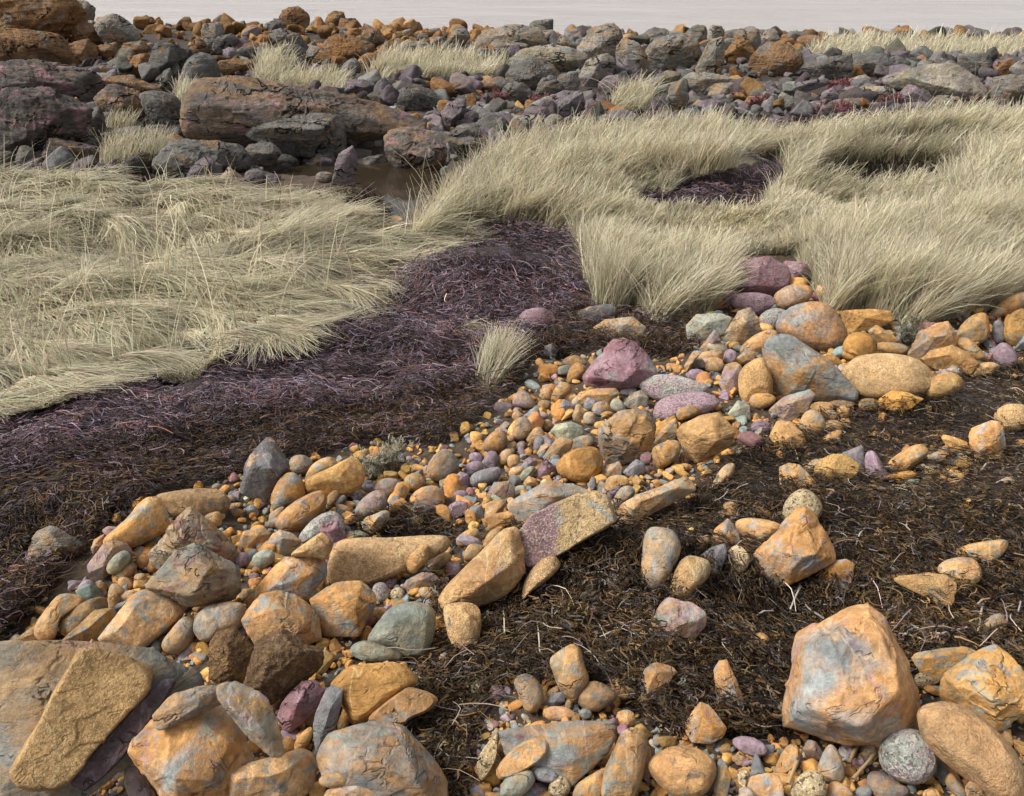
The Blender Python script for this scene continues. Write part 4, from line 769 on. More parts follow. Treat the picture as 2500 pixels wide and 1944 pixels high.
ROCKS_BACK = r'''
@0,0,.38187
ko a p=20 | -150,-200 300,-160 420,-40 520,80 530,130 440,180 330,230 160,260 -150,300 ; 200,40,.5 380,80,.6 100,180,.8 | top of the big orange crag in the upper left corner
ko a p=20 | -150,180 150,200 330,210 450,270 520,330 540,410 300,440 -150,420 ; 200,280,.7 400,330,.6 | lower shelf of the big orange crag in the upper left corner
kt a p=26 | 430,60 445,15 560,5 605,45 585,110 560,150 480,130 ; 540,60,.6 | blue-grey block jutting towards the sea from the orange crag
ko a | 460,150 540,140 640,170 640,240 560,270 470,230 | orange rock below the jutting blue-grey block
kt a | 600,150 720,93 790,120 860,170 915,230 830,265 720,240 620,200 ; 720,150,.6 800,200,.6 | peaked blue and orange rock right of the crag against the sea
ko r | 840,190 870,145 930,138 975,160 980,200 930,235 870,230 | rounded orange rock right of the peaked blue and orange rock
kt a | 715,250 750,195 800,190 840,215 870,240 820,275 740,270 | small grey-topped rock in front of the peaked blue and orange rock
ko a | 440,280 560,250 630,310 580,390 470,360 | orange lump with a grey patch at the foot of the crag
ko a | 610,340 650,290 740,270 760,330 700,370 | orange rock right of the orange lump with a grey patch
ko a | 760,320 800,280 900,260 960,310 900,350 800,360 | long orange rock left of the flat-capped brown block
ko a | 810,450 850,370 930,345 970,390 940,490 830,480 | rust rock left of the flat-capped brown block
ko r | 970,250 1020,205 1100,210 1140,240 1130,280 1030,285 | orange rock above the flat-capped brown block
ko a | 1000,200 1060,170 1150,150 1200,190 1180,250 1100,250 | orange rock on the skyline left of the grey-orange spire
ko r | E 1240,190,48,32,0 | small orange rock on the skyline left of the grey-orange spire
kt a | 1285,200 1300,155 1370,150 1430,205 1410,260 1350,320 1310,290 | grey-orange spire rock on the left skyline
ko a | 1400,190 1480,165 1550,180 1580,210 1500,240 1430,230 | dark orange rock right of the grey-orange spire
kk a p=24 | 945,460 970,370 1000,290 1080,272 1165,315 1190,385 1130,420 1080,455 1000,485 ; 1080,330,.5 1060,400,.8 | flat-capped brown block left of the round-topped boulder
kg r p=7 | 1155,500 1180,420 1240,350 1300,338 1370,370 1395,440 1395,500 1340,540 1240,545 1170,535 | round-topped smooth boulder left of the upper grass tuft
kk a | 1000,575 1040,470 1090,440 1115,520 1110,575 | dark fin rock left of the round-topped boulder
kg a | 1090,460 1130,393 1165,450 1140,500 | grey triangular rock between the capped block and the round-topped boulder
ko r | 1220,340 1225,280 1260,248 1310,270 1335,335 1280,360 | orange rounded rock above the round-topped boulder
kg a | 1350,340 1385,240 1470,215 1520,255 1480,290 1400,330 ; 1430,250,.5 | grey rock with a dark front right of the grey-orange spire
kg r | 1450,365 1520,320 1610,293 1645,335 1600,378 1500,380 | grey flat-backed rock behind the upper grass tuft
kk a | 1640,385 1655,310 1700,275 1760,330 1750,390 | grey rock with a shadowed face just above the upper grass tuft
kg a p=24 | 1685,235 1700,150 1760,120 1860,140 1880,200 1780,235 ; 1760,160,.5 | grey square rock below the tan skyline boulder
ko a | 1780,125 1830,60 1880,43 1960,85 1975,110 1965,170 1900,205 1860,160 ; 1880,90,.6 | tan boulder standing highest on the left skyline
kg a | 1670,260 1790,195 1900,230 1965,290 1950,325 1840,300 1700,300 ; 1830,240,.6 | grey barnacled rock below the grey square rock
kg a | 1760,375 1830,300 1890,290 1955,335 1920,395 1800,425 ; 1850,330,.6 | dark grey faceted rock right of the upper grass tuft
ko a | 1950,210 2040,170 2184,180 2190,230 2060,250 1960,240 | orange rock right of the tan skyline boulder
ko a | 2080,130 2100,90 2140,68 2200,80 2210,150 2110,150 | small orange rock on the skyline right of the tan skyline boulder
kt a | 1940,370 1990,290 2050,310 2060,360 2000,400 | grey rock left of the large orange barnacled boulder
ko a p=16 | 2010,400 2090,260 2150,220 2260,230 2380,300 2390,350 2340,380 2200,400 ; 2180,270,.5 2250,340,.8 | large orange barnacled boulder left of the long grass patch
ko a | 1400,390 1500,375 1640,385 1600,440 1450,470 1395,440 | low orange rock right of the round-topped boulder
kk a | 1830,445 1900,375 1970,400 1960,450 | dark rock between the upper grass tuft and the faceted rock
kg r | 2000,470 2040,430 2100,410 2160,440 2190,510 2080,505 | smooth grey rock at the right end of the upper grass tuft
kl a p=18 | -150,470 40,440 170,390 300,378 470,420 600,450 632,490 610,600 570,660 350,640 100,640 -150,640 ; 300,460,.5 100,520,.7 500,540,.8 | pink-lichened slab rock at the left edge, the upper one
kl a p=18 | -150,600 60,560 250,580 400,590 500,640 580,690 560,820 400,880 200,960 -150,990 ; 150,650,.6 430,680,.7 250,820,.9 | pink-lichened rock with a dark barnacled face at the left edge, the lower one
kk a p=22 | 520,820 560,710 630,680 670,750 690,850 580,890 ; 610,740,.6 | dark upright barnacled rock right of the lower pink-lichened rock
ko a | 620,510 780,478 900,520 1030,580 900,600 740,545 640,560 | long low brown ledge behind the orange-topped dark boulder
kb a p=14 | 620,620 660,550 740,538 900,600 985,680 970,760 800,780 680,725 ; 760,590,.5 780,680,.9 | orange-topped dark boulder left of the little pink grass tuft
kk r | 890,600 1000,585 1130,610 1165,710 1150,795 1000,790 940,700 | dark rounded boulder left of the little grass tuft between the big boulders
kb a p=14 | 1200,800 1215,640 1235,560 1290,520 1450,500 1550,488 1700,515 1900,560 2184,610 2420,690 2600,760 2700,830 2400,830 2184,800 2000,790 1850,890 1700,890 1600,850 1550,895 1250,895 ; 1350,600,.4 1650,580,.4 1500,700,.9 2050,690,.6 1300,720,.8 1750,800,.9 | huge whaleback boulder with pink and orange lichen in the rocky shore
kk a p=14 + | 1590,865 1600,800 1680,755 1850,785 2000,765 2140,725 2190,850 2160,990 1990,1010 1800,970 1700,880 ; 1750,820,.6 2000,850,.9 2100,800,.6 | dark barnacle-crusted block under the right side of the whaleback boulder
kb a | 280,980 310,888 420,908 600,950 690,985 620,1030 480,1010 300,1015 ; 450,950,.6 | orange flat-topped rock at the edge of the left grass
kg a | 525,920 700,850 830,855 825,930 650,970 ; 700,890,.6 | grey-purple sloping rock behind the orange flat-topped rock
kg a | 335,890 430,838 540,840 575,890 470,920 | grey rock above the orange flat-topped rock
kb a | 790,940 850,880 1000,858 1035,960 980,1015 880,1000 ; 980,900,.6 | grey rock with an orange end right of the grey-purple sloping rock
kg a | 850,865 930,828 1050,840 1110,890 1000,880 | low mottled rock below the dark rounded boulder
kk a p=18 | 1000,1050 1080,920 1170,888 1350,915 1530,930 1600,1020 1580,1070 1400,1080 1150,1110 ; 1200,950,.6 1400,980,.7 1350,1050,.9 | long dark rock with an orange shoulder below the whaleback boulder
kg a | 1505,910 1580,870 1700,862 1720,900 1640,930 1540,940 | grey rock below the dark front of the whaleback boulder
kk a | 1560,960 1650,910 1760,920 1800,980 1720,1040 1600,1020 | dark rock between the long dark rock and the pool
kp a p=14 | 1185,1160 1230,1080 1310,1008 1420,1060 1415,1120 1330,1180 ; 1310,1060,.6 | purple barnacled rock at the grass edge below the long dark rock
kt a | 1385,1160 1460,1068 1560,1150 1580,1190 1480,1200 | orange and grey triangular rock at the grass edge
kp r | E 1630,1125,62,40,0 | small purple barnacled rock right of the triangular rock
kk r | 1685,1060 1740,990 1850,988 1905,1040 1875,1095 1760,1090 | dark purple rounded rock left of the pool
kk a | 1950,1070 2030,980 2120,968 2150,1050 2090,1110 1980,1110 ; 2060,1020,.6 | dark grey rock standing behind the pool
kk a | 1175,1050 1220,1008 1262,1050 1220,1095 | small dark rock above the purple barnacled rock
kk a | 100,1020 130,935 190,938 235,1000 200,1065 115,1050 | dark pointed rock at the left grass edge
kk r | -60,1000 50,965 105,1010 60,1050 -60,1060 | dark rock cut by the left edge above the grass
kk r | 1065,1180 1130,1120 1185,1170 1150,1215 1090,1215 | dark round rock in the hollow of the left grass
ko a | 695,800 760,742 820,800 765,835 | small brown rock in front of the orange-topped dark boulder
kk a | 960,760 1000,735 1050,780 1020,810 | small dark rock below the dark rounded boulder
kk r | E 2075,1130,55,32,0 | small dark boulder sitting in the pool
@833,0,.38187
kp a | -60,1150 -20,1000 70,935 105,1050 65,1160 0,1170 ; 40,1000,.6 | purple-grey upright rock at the left bank of the pool
kb a p=14 | 80,890 140,830 260,818 295,860 300,960 240,1010 120,1005 ; 180,880,.6 | mottled grey block at the left end of the poolside rocks
kb a p=16 | 285,910 350,830 460,815 640,860 730,900 770,990 700,1085 540,1115 380,1070 300,970 ; 450,850,.5 600,930,.7 400,960,.8 580,1030,.9 | large orange-topped boulder standing over the pool
kk a | 690,890 850,880 950,920 880,1000 770,1000 | flat dark rock at the right end of the poolside rocks
kk a | 105,1030 260,985 305,1070 180,1105 115,1090 | dark low rock under the mottled grey block beside the pool
kk a | 680,890 760,800 870,785 925,860 900,895 ; 810,830,.6 | grey fissured rock above the flat dark poolside rock
kt a | 1075,810 1100,752 1250,733 1295,765 1275,830 1100,880 ; 1180,780,.6 | blue-grey rock with purple base at the edge of the right grass
kt r | 1285,780 1350,730 1420,748 1410,800 1290,830 | purple-stained grey rock behind the right grass edge
kg a p=14 | 365,660 380,570 480,543 580,580 665,650 600,680 480,700 400,690 ; 480,590,.6 | grey rock with an orange patch in the middle of the rubble
kg a | 175,610 250,570 350,588 345,650 240,670 | squat grey rock left of the grey rock with an orange patch
kp a | -10,590 50,508 130,508 222,550 170,605 20,600 | grey-purple rock left of the long grass patch
ko r | E 500,535,75,26,5 | orange ledge rock below the long grass patch
ko a | 595,605 650,540 760,528 775,590 680,615 | orange ledge rock right of the first ledge below the grass patch
kp a | 640,720 690,660 800,630 795,720 700,800 | tilted dark grey rock in the middle of the rubble
kp r | 725,790 780,710 860,705 875,765 800,800 | smooth purple-grey rock below the tilted dark grey rock
kg a p=16 | 1015,650 1060,540 1160,528 1215,600 1150,660 ; 1110,570,.6 | flat-topped grey rock below the overhanging dark block
kk a | 1235,610 1260,530 1370,512 1405,570 1300,620 ; 1310,550,.6 | dark grey rock right of the flat-topped grey rock
kg a | 1365,560 1390,490 1480,458 1525,520 1510,590 1420,605 ; 1460,510,.6 | grey rock below the pale-crested purple boulder
ko a | 860,570 900,520 1000,488 1065,510 1050,565 930,575 | long orange ledge at the right end of the grass patch
kk a p=16 | 1055,520 1060,465 1110,415 1250,383 1340,430 1400,500 1300,540 1200,560 1070,530 ; 1180,440,.4 1200,490,.8 | overhanging dark block under the pale-crested purple boulder
kc a p=16 | 1025,430 1120,370 1180,320 1350,283 1440,305 1565,380 1520,430 1400,450 1280,400 1100,410 ; 1300,330,.5 1420,380,.7 | pale-crested purple boulder in the middle of the rocky shore
kt a p=28 | 1515,330 1550,260 1600,190 1730,157 1795,230 1780,350 1700,390 1600,385 ; 1640,230,.5 1720,240,.5 1650,320,.8 | tall blue-grey and orange block rising to the skyline right of centre
kt a p=26 | 1760,320 1770,270 1810,240 1900,290 1965,380 1940,460 1850,450 1770,390 ; 1830,300,.6 1900,380,.7 | slanting grey slab leaning right of the tall blue-grey block
kc a p=18 | 1525,480 1570,390 1690,343 1755,380 1720,480 1650,540 1550,540 ; 1660,390,.5 1620,470,.8 | gold-topped grey boulder below the tall blue-grey block
kp a p=16 | 1690,480 1720,400 1820,375 1900,450 1915,530 1800,530 ; 1800,430,.6 | mauve boulder right of the gold-topped grey boulder
kp a p=20 | 1650,550 1700,490 1770,473 1875,540 1835,600 1700,600 ; 1760,520,.6 | pale purple boulder below the gold-topped grey boulder
kt a | 1905,600 1940,530 2100,458 2165,480 2110,550 1990,600 ; 2050,510,.6 | teal and mauve wedge right of the pale purple boulder
kt a p=24 | 1950,440 1965,300 2000,250 2140,240 2190,230 2300,290 2280,370 2100,440 1980,440 ; 2000,310,.5 2120,300,.7 | broad orange and grey fractured block right of the slanting slab
ko a | 1810,260 1840,180 1900,215 1890,275 | orange pointed rock on the skyline right of the tall blue-grey block
kg a | 1925,225 1990,173 2080,188 2135,235 1990,255 | grey lumpy rock on the skyline above the broad fractured block
kt a p=14 | 825,310 880,250 960,200 1090,163 1240,188 1300,285 1180,310 1000,290 880,320 ; 1060,210,.5 1180,250,.7 | broad domed grey and orange boulder on the middle skyline
kg a p=26 | 1200,175 1218,140 1350,123 1352,175 1300,195 ; 1290,150,.5 | flat dark block perched on the skyline above the domed boulder
kt a | 1245,210 1350,190 1390,235 1320,300 1260,275 | orange rock right of the broad domed boulder
kt a | 655,300 690,240 740,188 800,183 815,240 760,300 ; 740,220,.5 | slanting grey rock left of the broad domed boulder
kt a | 785,285 830,203 870,240 835,290 | narrow grey rock between the slanting rock and the domed boulder
kt a p=14 | 435,250 520,200 640,178 655,245 550,280 ; 560,215,.6 | grey-orange rounded rock right of the orange tooth rock
kt a | 540,300 590,240 650,235 655,295 | grey rock below the grey-orange rounded rock
ko a p=24 | 415,240 440,140 500,138 518,190 460,250 ; 460,170,.5 | orange tooth rock sticking up on the skyline
kt a | 300,350 420,258 550,280 570,350 430,390 340,385 ; 430,300,.6 | mottled grey-orange rock behind the long grass patch
ko a | 205,340 290,265 345,320 310,390 230,380 | orange-pink rock left of the mottled grey-orange rock
ko a p=14 | -20,350 30,250 120,225 205,310 160,350 40,375 ; 100,270,.6 | orange pink-topped rock left of the orange-pink rock
ko r | 105,400 150,340 220,338 245,400 160,425 | dark orange rock at the left end of the long grass patch
kg r | -5,480 20,400 80,373 125,440 60,500 | grey rounded rock left of the dark orange rock
kt a | 485,385 560,315 680,298 745,360 640,395 ; 600,340,.6 | grey and orange low boulder behind the long grass patch
kg a | 715,395 830,320 920,313 1015,390 920,430 800,405 ; 860,350,.6 | dark grey boulder at the right end of the long grass patch
kt a | 950,310 1010,250 1100,268 1195,290 1100,350 1000,350 ; 1060,290,.6 | grey and orange boulder under the broad domed boulder
kg r | 950,350 1030,305 1080,340 1095,375 1030,400 | smooth grey rock above the left tip of the pale-crested boulder
ko a | -20,210 0,118 90,118 145,180 130,240 | orange rock on the skyline left of the orange tooth rock
ko a | 125,235 150,153 230,188 275,240 180,265 | dark orange rock on the skyline right of another orange skyline rock
ko a | 635,225 650,170 700,180 720,220 680,240 | small orange rock on the skyline left of the slanting grey rock
kt a | 1345,285 1420,228 1515,290 1505,340 1400,310 | grey rock left of the tall blue-grey block
kp a p=16 | 1280,720 1390,640 1530,598 1545,680 1450,740 1330,750 ; 1460,650,.6 | purple and olive wedge rock behind the right grass edge
kp a | 1335,620 1420,580 1545,588 1530,620 1400,650 | purple-grey rock behind the purple and olive wedge
kp a | 1945,710 1990,618 2060,618 2095,680 2020,730 | lilac rock right of the small round grass patch
kt a p=18 | 2060,650 2110,540 2184,508 2225,620 2190,690 2090,690 ; 2150,570,.6 | teal and gold rock right of the lilac rock
kp r | 1695,765 1760,698 1885,740 1800,785 | purple rock in front of the small round grass patch
kp a | 1885,760 1940,708 2015,710 1995,760 | purple chip at the grass edge below the lilac rock
@1666,0,.38187
kt a p=26 | -10,300 20,210 60,170 155,158 150,250 60,310 | leaning grey slab rock on the skyline left of the split block
kt a p=26 | 125,260 185,160 245,168 265,220 170,270 | split grey block on the skyline between two leaning slabs
kt a p=26 | 310,290 335,190 400,178 490,180 497,270 460,345 380,390 320,345 ; 370,230,.5 440,270,.5 | upright grey and orange block, the tallest of the right skyline
kt a p=22 | 85,420 150,300 190,250 262,236 260,400 210,480 100,480 ; 200,320,.5 | grey block with an orange crown below the split skyline block
ko a p=20 | 245,360 350,238 420,258 460,350 330,400 ; 370,300,.7 | smooth orange block below the tallest skyline block
ko a p=16 | 430,450 445,360 530,278 620,278 740,340 762,405 700,470 600,450 500,460 ; 580,320,.5 650,390,.8 | big orange overhanging boulder right of the tallest skyline block
kt a | 495,250 530,188 590,183 630,240 560,270 | grey-orange rock on the skyline right of the tallest skyline block
ko a | 615,275 650,220 740,235 755,295 660,300 | orange rock on the skyline right of the grey-orange skyline rock
ko r | 735,265 760,232 850,225 925,270 870,315 770,295 | long orange rock at the right end of the skyline boulders
kg a p=18 | 720,440 800,400 930,390 1000,368 1075,345 1085,440 920,490 780,480 ; 900,420,.7 | long grey ledge below the far grass strip, the left part
kg a p=18 | 1065,440 1080,345 1130,336 1220,345 1380,365 1445,400 1430,450 1300,460 1100,480 ; 1200,400,.7 | long grey ledge below the far grass strip, the cracked right part
kt a p=14 | -20,540 60,468 150,466 310,510 250,560 120,590 20,570 ; 130,510,.6 | pale teal flat rock below the grey block with an orange crown
kt a | 160,610 200,538 330,528 345,585 260,630 | teal rock with a rust base below the pale teal flat rock
kt a | 375,610 400,560 480,543 505,600 440,630 | teal angular rock right of the teal rock with a rust base
kp a | 485,570 530,532 645,590 600,610 500,610 | mauve rock right of the teal angular rock
kp a | 640,590 750,530 900,503 940,530 800,575 690,610 ; 800,535,.6 | long mauve rock above the red plants
kt a p=26 | 1145,610 1165,560 1300,553 1340,590 1245,650 ; 1230,585,.5 | pale teal flat-topped rock left of the purple triangular rock
kp a p=24 | 1360,650 1440,538 1500,550 1578,640 1520,665 ; 1470,590,.6 | purple and gold triangular rock under the big pale slab
kc a p=14 t=.7 | 1295,540 1310,490 1400,440 1560,408 1740,418 1850,480 1945,570 1925,630 1800,640 1650,600 1540,560 1400,540 ; 1550,450,.4 1750,500,.5 1800,600,.8 1450,500,.7 | big pale slab streaked pink and teal on the right
kt a | 1585,670 1620,615 1760,615 1805,690 1740,730 1640,720 ; 1690,660,.6 | olive layered rock below the big pale slab
kg a p=40 | 1765,430 1768,348 1950,342 1985,410 1960,470 1780,455 ; 1780,360,.6 1945,360,.6 1955,440,.8 | square pale grey block standing on the right
ko a | 1965,475 2010,400 2110,373 2130,410 2070,490 ; 2050,420,.6 | orange rock right of the square pale grey block
kt a | 2095,440 2160,378 2260,380 2260,530 2150,490 | orange and grey rock cut by the right edge
kt a p=20 | 1955,630 1970,530 2010,478 2090,468 2190,530 2190,590 2040,680 ; 2060,530,.5 2100,590,.8 | large teal and tan boulder near the right edge
kp a p=14 | 1865,750 1900,690 1990,688 2025,740 1950,785 ; 1940,720,.6 | purple rounded rock at the grass edge on the right
kt a | 1455,430 1540,378 1610,390 1560,440 | low grey rock behind the big pale slab
kt a | 1065,510 1160,475 1205,510 1100,540 | pale teal low rock left of the big pale slab
ko a | 395,660 430,618 520,613 570,660 440,680 | ochre layered rock behind the right grass edge
kk a | 605,700 620,620 700,618 765,680 680,710 | dark barnacled rock behind the right grass edge
kp a p=14 | 165,650 210,602 270,608 310,670 220,700 | purple rock with a pale crest at the grass edge
ko a | 1095,580 1120,537 1175,540 1165,590 | small rusty rock left of the pale teal flat-topped rock
kp a | 1395,710 1420,658 1545,652 1598,690 1500,725 | purple-grey rock at the grass edge below the triangular rock
kt a | 2030,680 2100,618 2200,610 2200,690 | olive and orange rock at the right edge above the grass
kp a | 2000,760 2080,715 2200,695 2200,750 2080,770 | purple rock at the right edge above the grass
kp a | 880,640 900,590 960,560 1000,600 990,650 ; 940,600,.6 | dark mauve rock among the red plants
kg r | 930,680 980,640 1150,630 1190,670 1050,695 | low green-grey rock in front of the red plants
ko a | 1755,285 1768,240 1790,222 1828,240 1832,285 | orange horn rock on the right skyline behind the far grass
ko r | E 1718,268,40,22,0 | low orange rock left of the orange horn on the right skyline
ko a | 1040,285 1050,235 1080,217 1115,235 1140,285 | orange peaked rock at the left end of the far grass
ko a | 1230,285 1310,238 1395,262 1400,288 | long low rock on the skyline over the far grass
kk a | 1835,290 1870,253 1912,262 1918,295 | dark pointed rock at the right end of the skyline over the far grass
kk r | E 1500,275,30,18,0 | little dark rock on the skyline over the far grass
'''
R = math.radians
# ------------------------------------------------------------------ ground sheet, pool and sea
def build_ground():
    X, Y = _gx.ravel(), _gy.ravel(); Zv = GZ.ravel()
    n = len(GX); m = len(GY)
    idx = np.arange(n * m).reshape(m, n)
    Fc = np.stack([idx[:-1, :-1].ravel(), idx[:-1, 1:].ravel(), idx[1:, 1:].ravel(), idx[1:, :-1].ravel()], 1)
    px, py, dz = project(np.stack([X, Y, Zv], 1))
    ok = (dz > .3)
    thatch = np.zeros(len(X)); dark = np.zeros(len(X))
    for p in [Z_GRASS_L, Z_GRASS_R] + Z_TUFTS: thatch = np.maximum(thatch, (pip(px, py, p) & ok))
    for p in Z_HOLE + Z_GAP: thatch[pip(px, py, p) & ok] = 0
    for p in Z_PURPLE + Z_DARK + Z_HOLE + Z_GAP: dark = np.maximum(dark, (pip(px, py, p) & ok))
    back = np.clip((Y - 11) / 2, 0, 1) * (1 - thatch)
    c = np.stack([thatch, dark, back], 1)
    t = NT('shore_ground'); a = t.n('Attribute', attribute_name='zone'); sp = t.n('SeparateColor'); t.l(a.outputs['Color'], sp.inputs[0])
    tc = t.n('TexCoord'); O = tc.outputs['Object']
    n1 = t.noise(O, 30, 8, .7); n2 = t.noise(O, 5, 6, .6)
    grav = t.mix(t.ramp(n1, .4, .6), (.035,.024,.016), (.10,.068,.04))
    th = t.mix(t.ramp(n1, .35, .65), (.10,.085,.055), (.24,.22,.15))
    dk = t.mix(t.ramp(n1, .35, .65), (.012,.009,.008), (.036,.027,.023))  # weed bed colour, blackened to paint shade into the marsh hollows
    bk = t.mix(t.ramp(n1, .4, .6), (.02,.015,.013), (.06,.043,.035))
    cc = t.mix(sp.outputs[0], grav, th); cc = t.mix(sp.outputs[1], cc, dk); cc = t.mix(sp.outputs[2], cc, bk)
    t.l(cc, t.p.inputs['Base Color']); t.p.inputs['Roughness'].default_value = .9
    t.l(t.bump(t.math('ADD', n1, n2), .8, .03), t.p.inputs['Normal'])
    me = new_mesh('ground', np.stack([X, Y, Zv], 1), Fc, True, c, 'zone')
    add_obj('ground', me, t.m, kind='structure')
build_ground()
def water_mat(name, base, rough, sc, stretch, strength, dist):
    t = NT(name); tc = t.n('TexCoord')
    mp = t.n('Mapping'); mp.inputs['Scale'].default_value = stretch; mp.inputs['Rotation'].default_value = (0, 0, .06)
    t.l(tc.outputs['Object'], mp.inputs[0])
    n1 = t.noise(mp.outputs[0], sc, 6, .6, 1.6); n2 = t.noise(mp.outputs[0], sc * .13, 3, .5)
    hg = t.math('ADD', t.math('MULTIPLY', n1, t.ramp(n2, .35, .62)), t.math('MULTIPLY', n2, .6))
    t.p.inputs['Base Color'].default_value = base + (1,)
    t.p.inputs['Roughness'].default_value = rough
    t.p.inputs['IOR'].default_value = 1.33
    t.l(t.bump(hg, strength, dist), t.p.inputs['Normal'])
    return t.m
def plane(name, x0, x1, y0, y1, z, m):
    V = np.array([(x0, y0, z), (x1, y0, z), (x1, y1, z), (x0, y1, z)]); me = new_mesh(name, V, np.array([[0, 1, 2, 3]]), False)
    return add_obj(name, me, m, kind='structure')
plane('sea', -4000, 4000, 26.5, 6000, -.55, water_mat('sea_water', (.40,.37,.355), .2, 1.1, (.55, 1.2, 1), .8, .25))
pl = plane('pool_water', -5.5, 0.8, 7.0, 14.5, -.17, water_mat('pool_water', (.03,.022,.014), .06, 5, (1, 1, 1), .12, .02))
pl.data.materials[0].node_tree.nodes['Principled BSDF'].inputs['Specular IOR Level'].default_value = .3

def painted_pool_glint():  # thin orange sheet that paints a reflection onto the pool water
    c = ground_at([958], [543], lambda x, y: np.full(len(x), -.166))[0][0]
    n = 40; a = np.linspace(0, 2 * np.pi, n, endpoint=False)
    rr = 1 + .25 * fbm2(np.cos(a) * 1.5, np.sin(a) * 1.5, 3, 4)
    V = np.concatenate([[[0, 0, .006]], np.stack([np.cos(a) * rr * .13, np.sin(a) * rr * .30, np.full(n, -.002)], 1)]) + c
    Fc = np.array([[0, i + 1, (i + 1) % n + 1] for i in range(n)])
    t = NT('painted_pool_glint'); tc = t.n('TexCoord'); n1 = t.noise(tc.outputs['Object'], 14, 6, .6)
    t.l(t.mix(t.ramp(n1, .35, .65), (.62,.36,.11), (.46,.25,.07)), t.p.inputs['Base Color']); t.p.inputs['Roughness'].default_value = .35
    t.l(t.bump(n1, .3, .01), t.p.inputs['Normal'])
    add_obj('painted_glint', new_mesh('painted_glint', V, Fc, True), t.m, kind='structure')
painted_pool_glint()
# ------------------------------------------------------------------ rocks
def parse_geom(g, fr):
    ox, oy, s = fr; g = g.strip(); ridge = []
    if ';' in g:
        g, rr = g.split(';')
        for q in rr.split():
            a = [float(v) for v in q.split(',')]; ridge.append((ox + a[0] * s, oy + a[1] * s, a[2]))
    if g.startswith('E'):
        cx, cy, a, b, an = [float(v) for v in g[1:].split(',')]
        th = np.linspace(0, 2 * np.pi, 20, endpoint=False); an = math.radians(an)
        e = 2 / 2.25
        ca = np.sign(np.cos(th)) * np.abs(np.cos(th)) ** e * a; sa = np.sign(np.sin(th)) * np.abs(np.sin(th)) ** e * b
        P = np.stack([cx + ca * math.cos(an) - sa * math.sin(an), cy + ca * math.sin(an) + sa * math.cos(an)], 1)
    else:
        P = np.array([[float(v) for v in q.split(',')] for q in g.split()])
    return P * s + np.array([ox, oy]), ridge, g.startswith('E')
PLACED = []                                     # (px, py, depth) of the rocks already standing, so that stones can lie on stones
def chaikin(P, n=2):
    for _ in range(n):
        Q = np.roll(P, -1, 0); P = np.stack([.75 * P + .25 * Q, .25 * P + .75 * Q], 1).reshape(-1, 2)
    return P
def hull_planes(pts):
    bm = bmesh.new()
    for p in pts: bm.verts.new(p)
    bmesh.ops.convex_hull(bm, input=bm.verts[:], use_existing_faces=False)
    N = []; D = []
    for f in bm.faces:
        f.normal_update(); nn = np.array(f.normal[:]); d = float(nn @ np.array(f.verts[0].co[:]))
        if np.linalg.norm(nn) < .5: continue
        if d < 0: nn, d = -nn, -d
        for k in range(len(N)):
            if nn @ N[k] > .985 and abs(d - D[k]) < .08 * max(d, 1e-6): break
        else:
            N.append(nn); D.append(max(d, 1e-4))
    bm.free()
    return np.array(N), np.array(D)
nrock = 0
OUTL = []
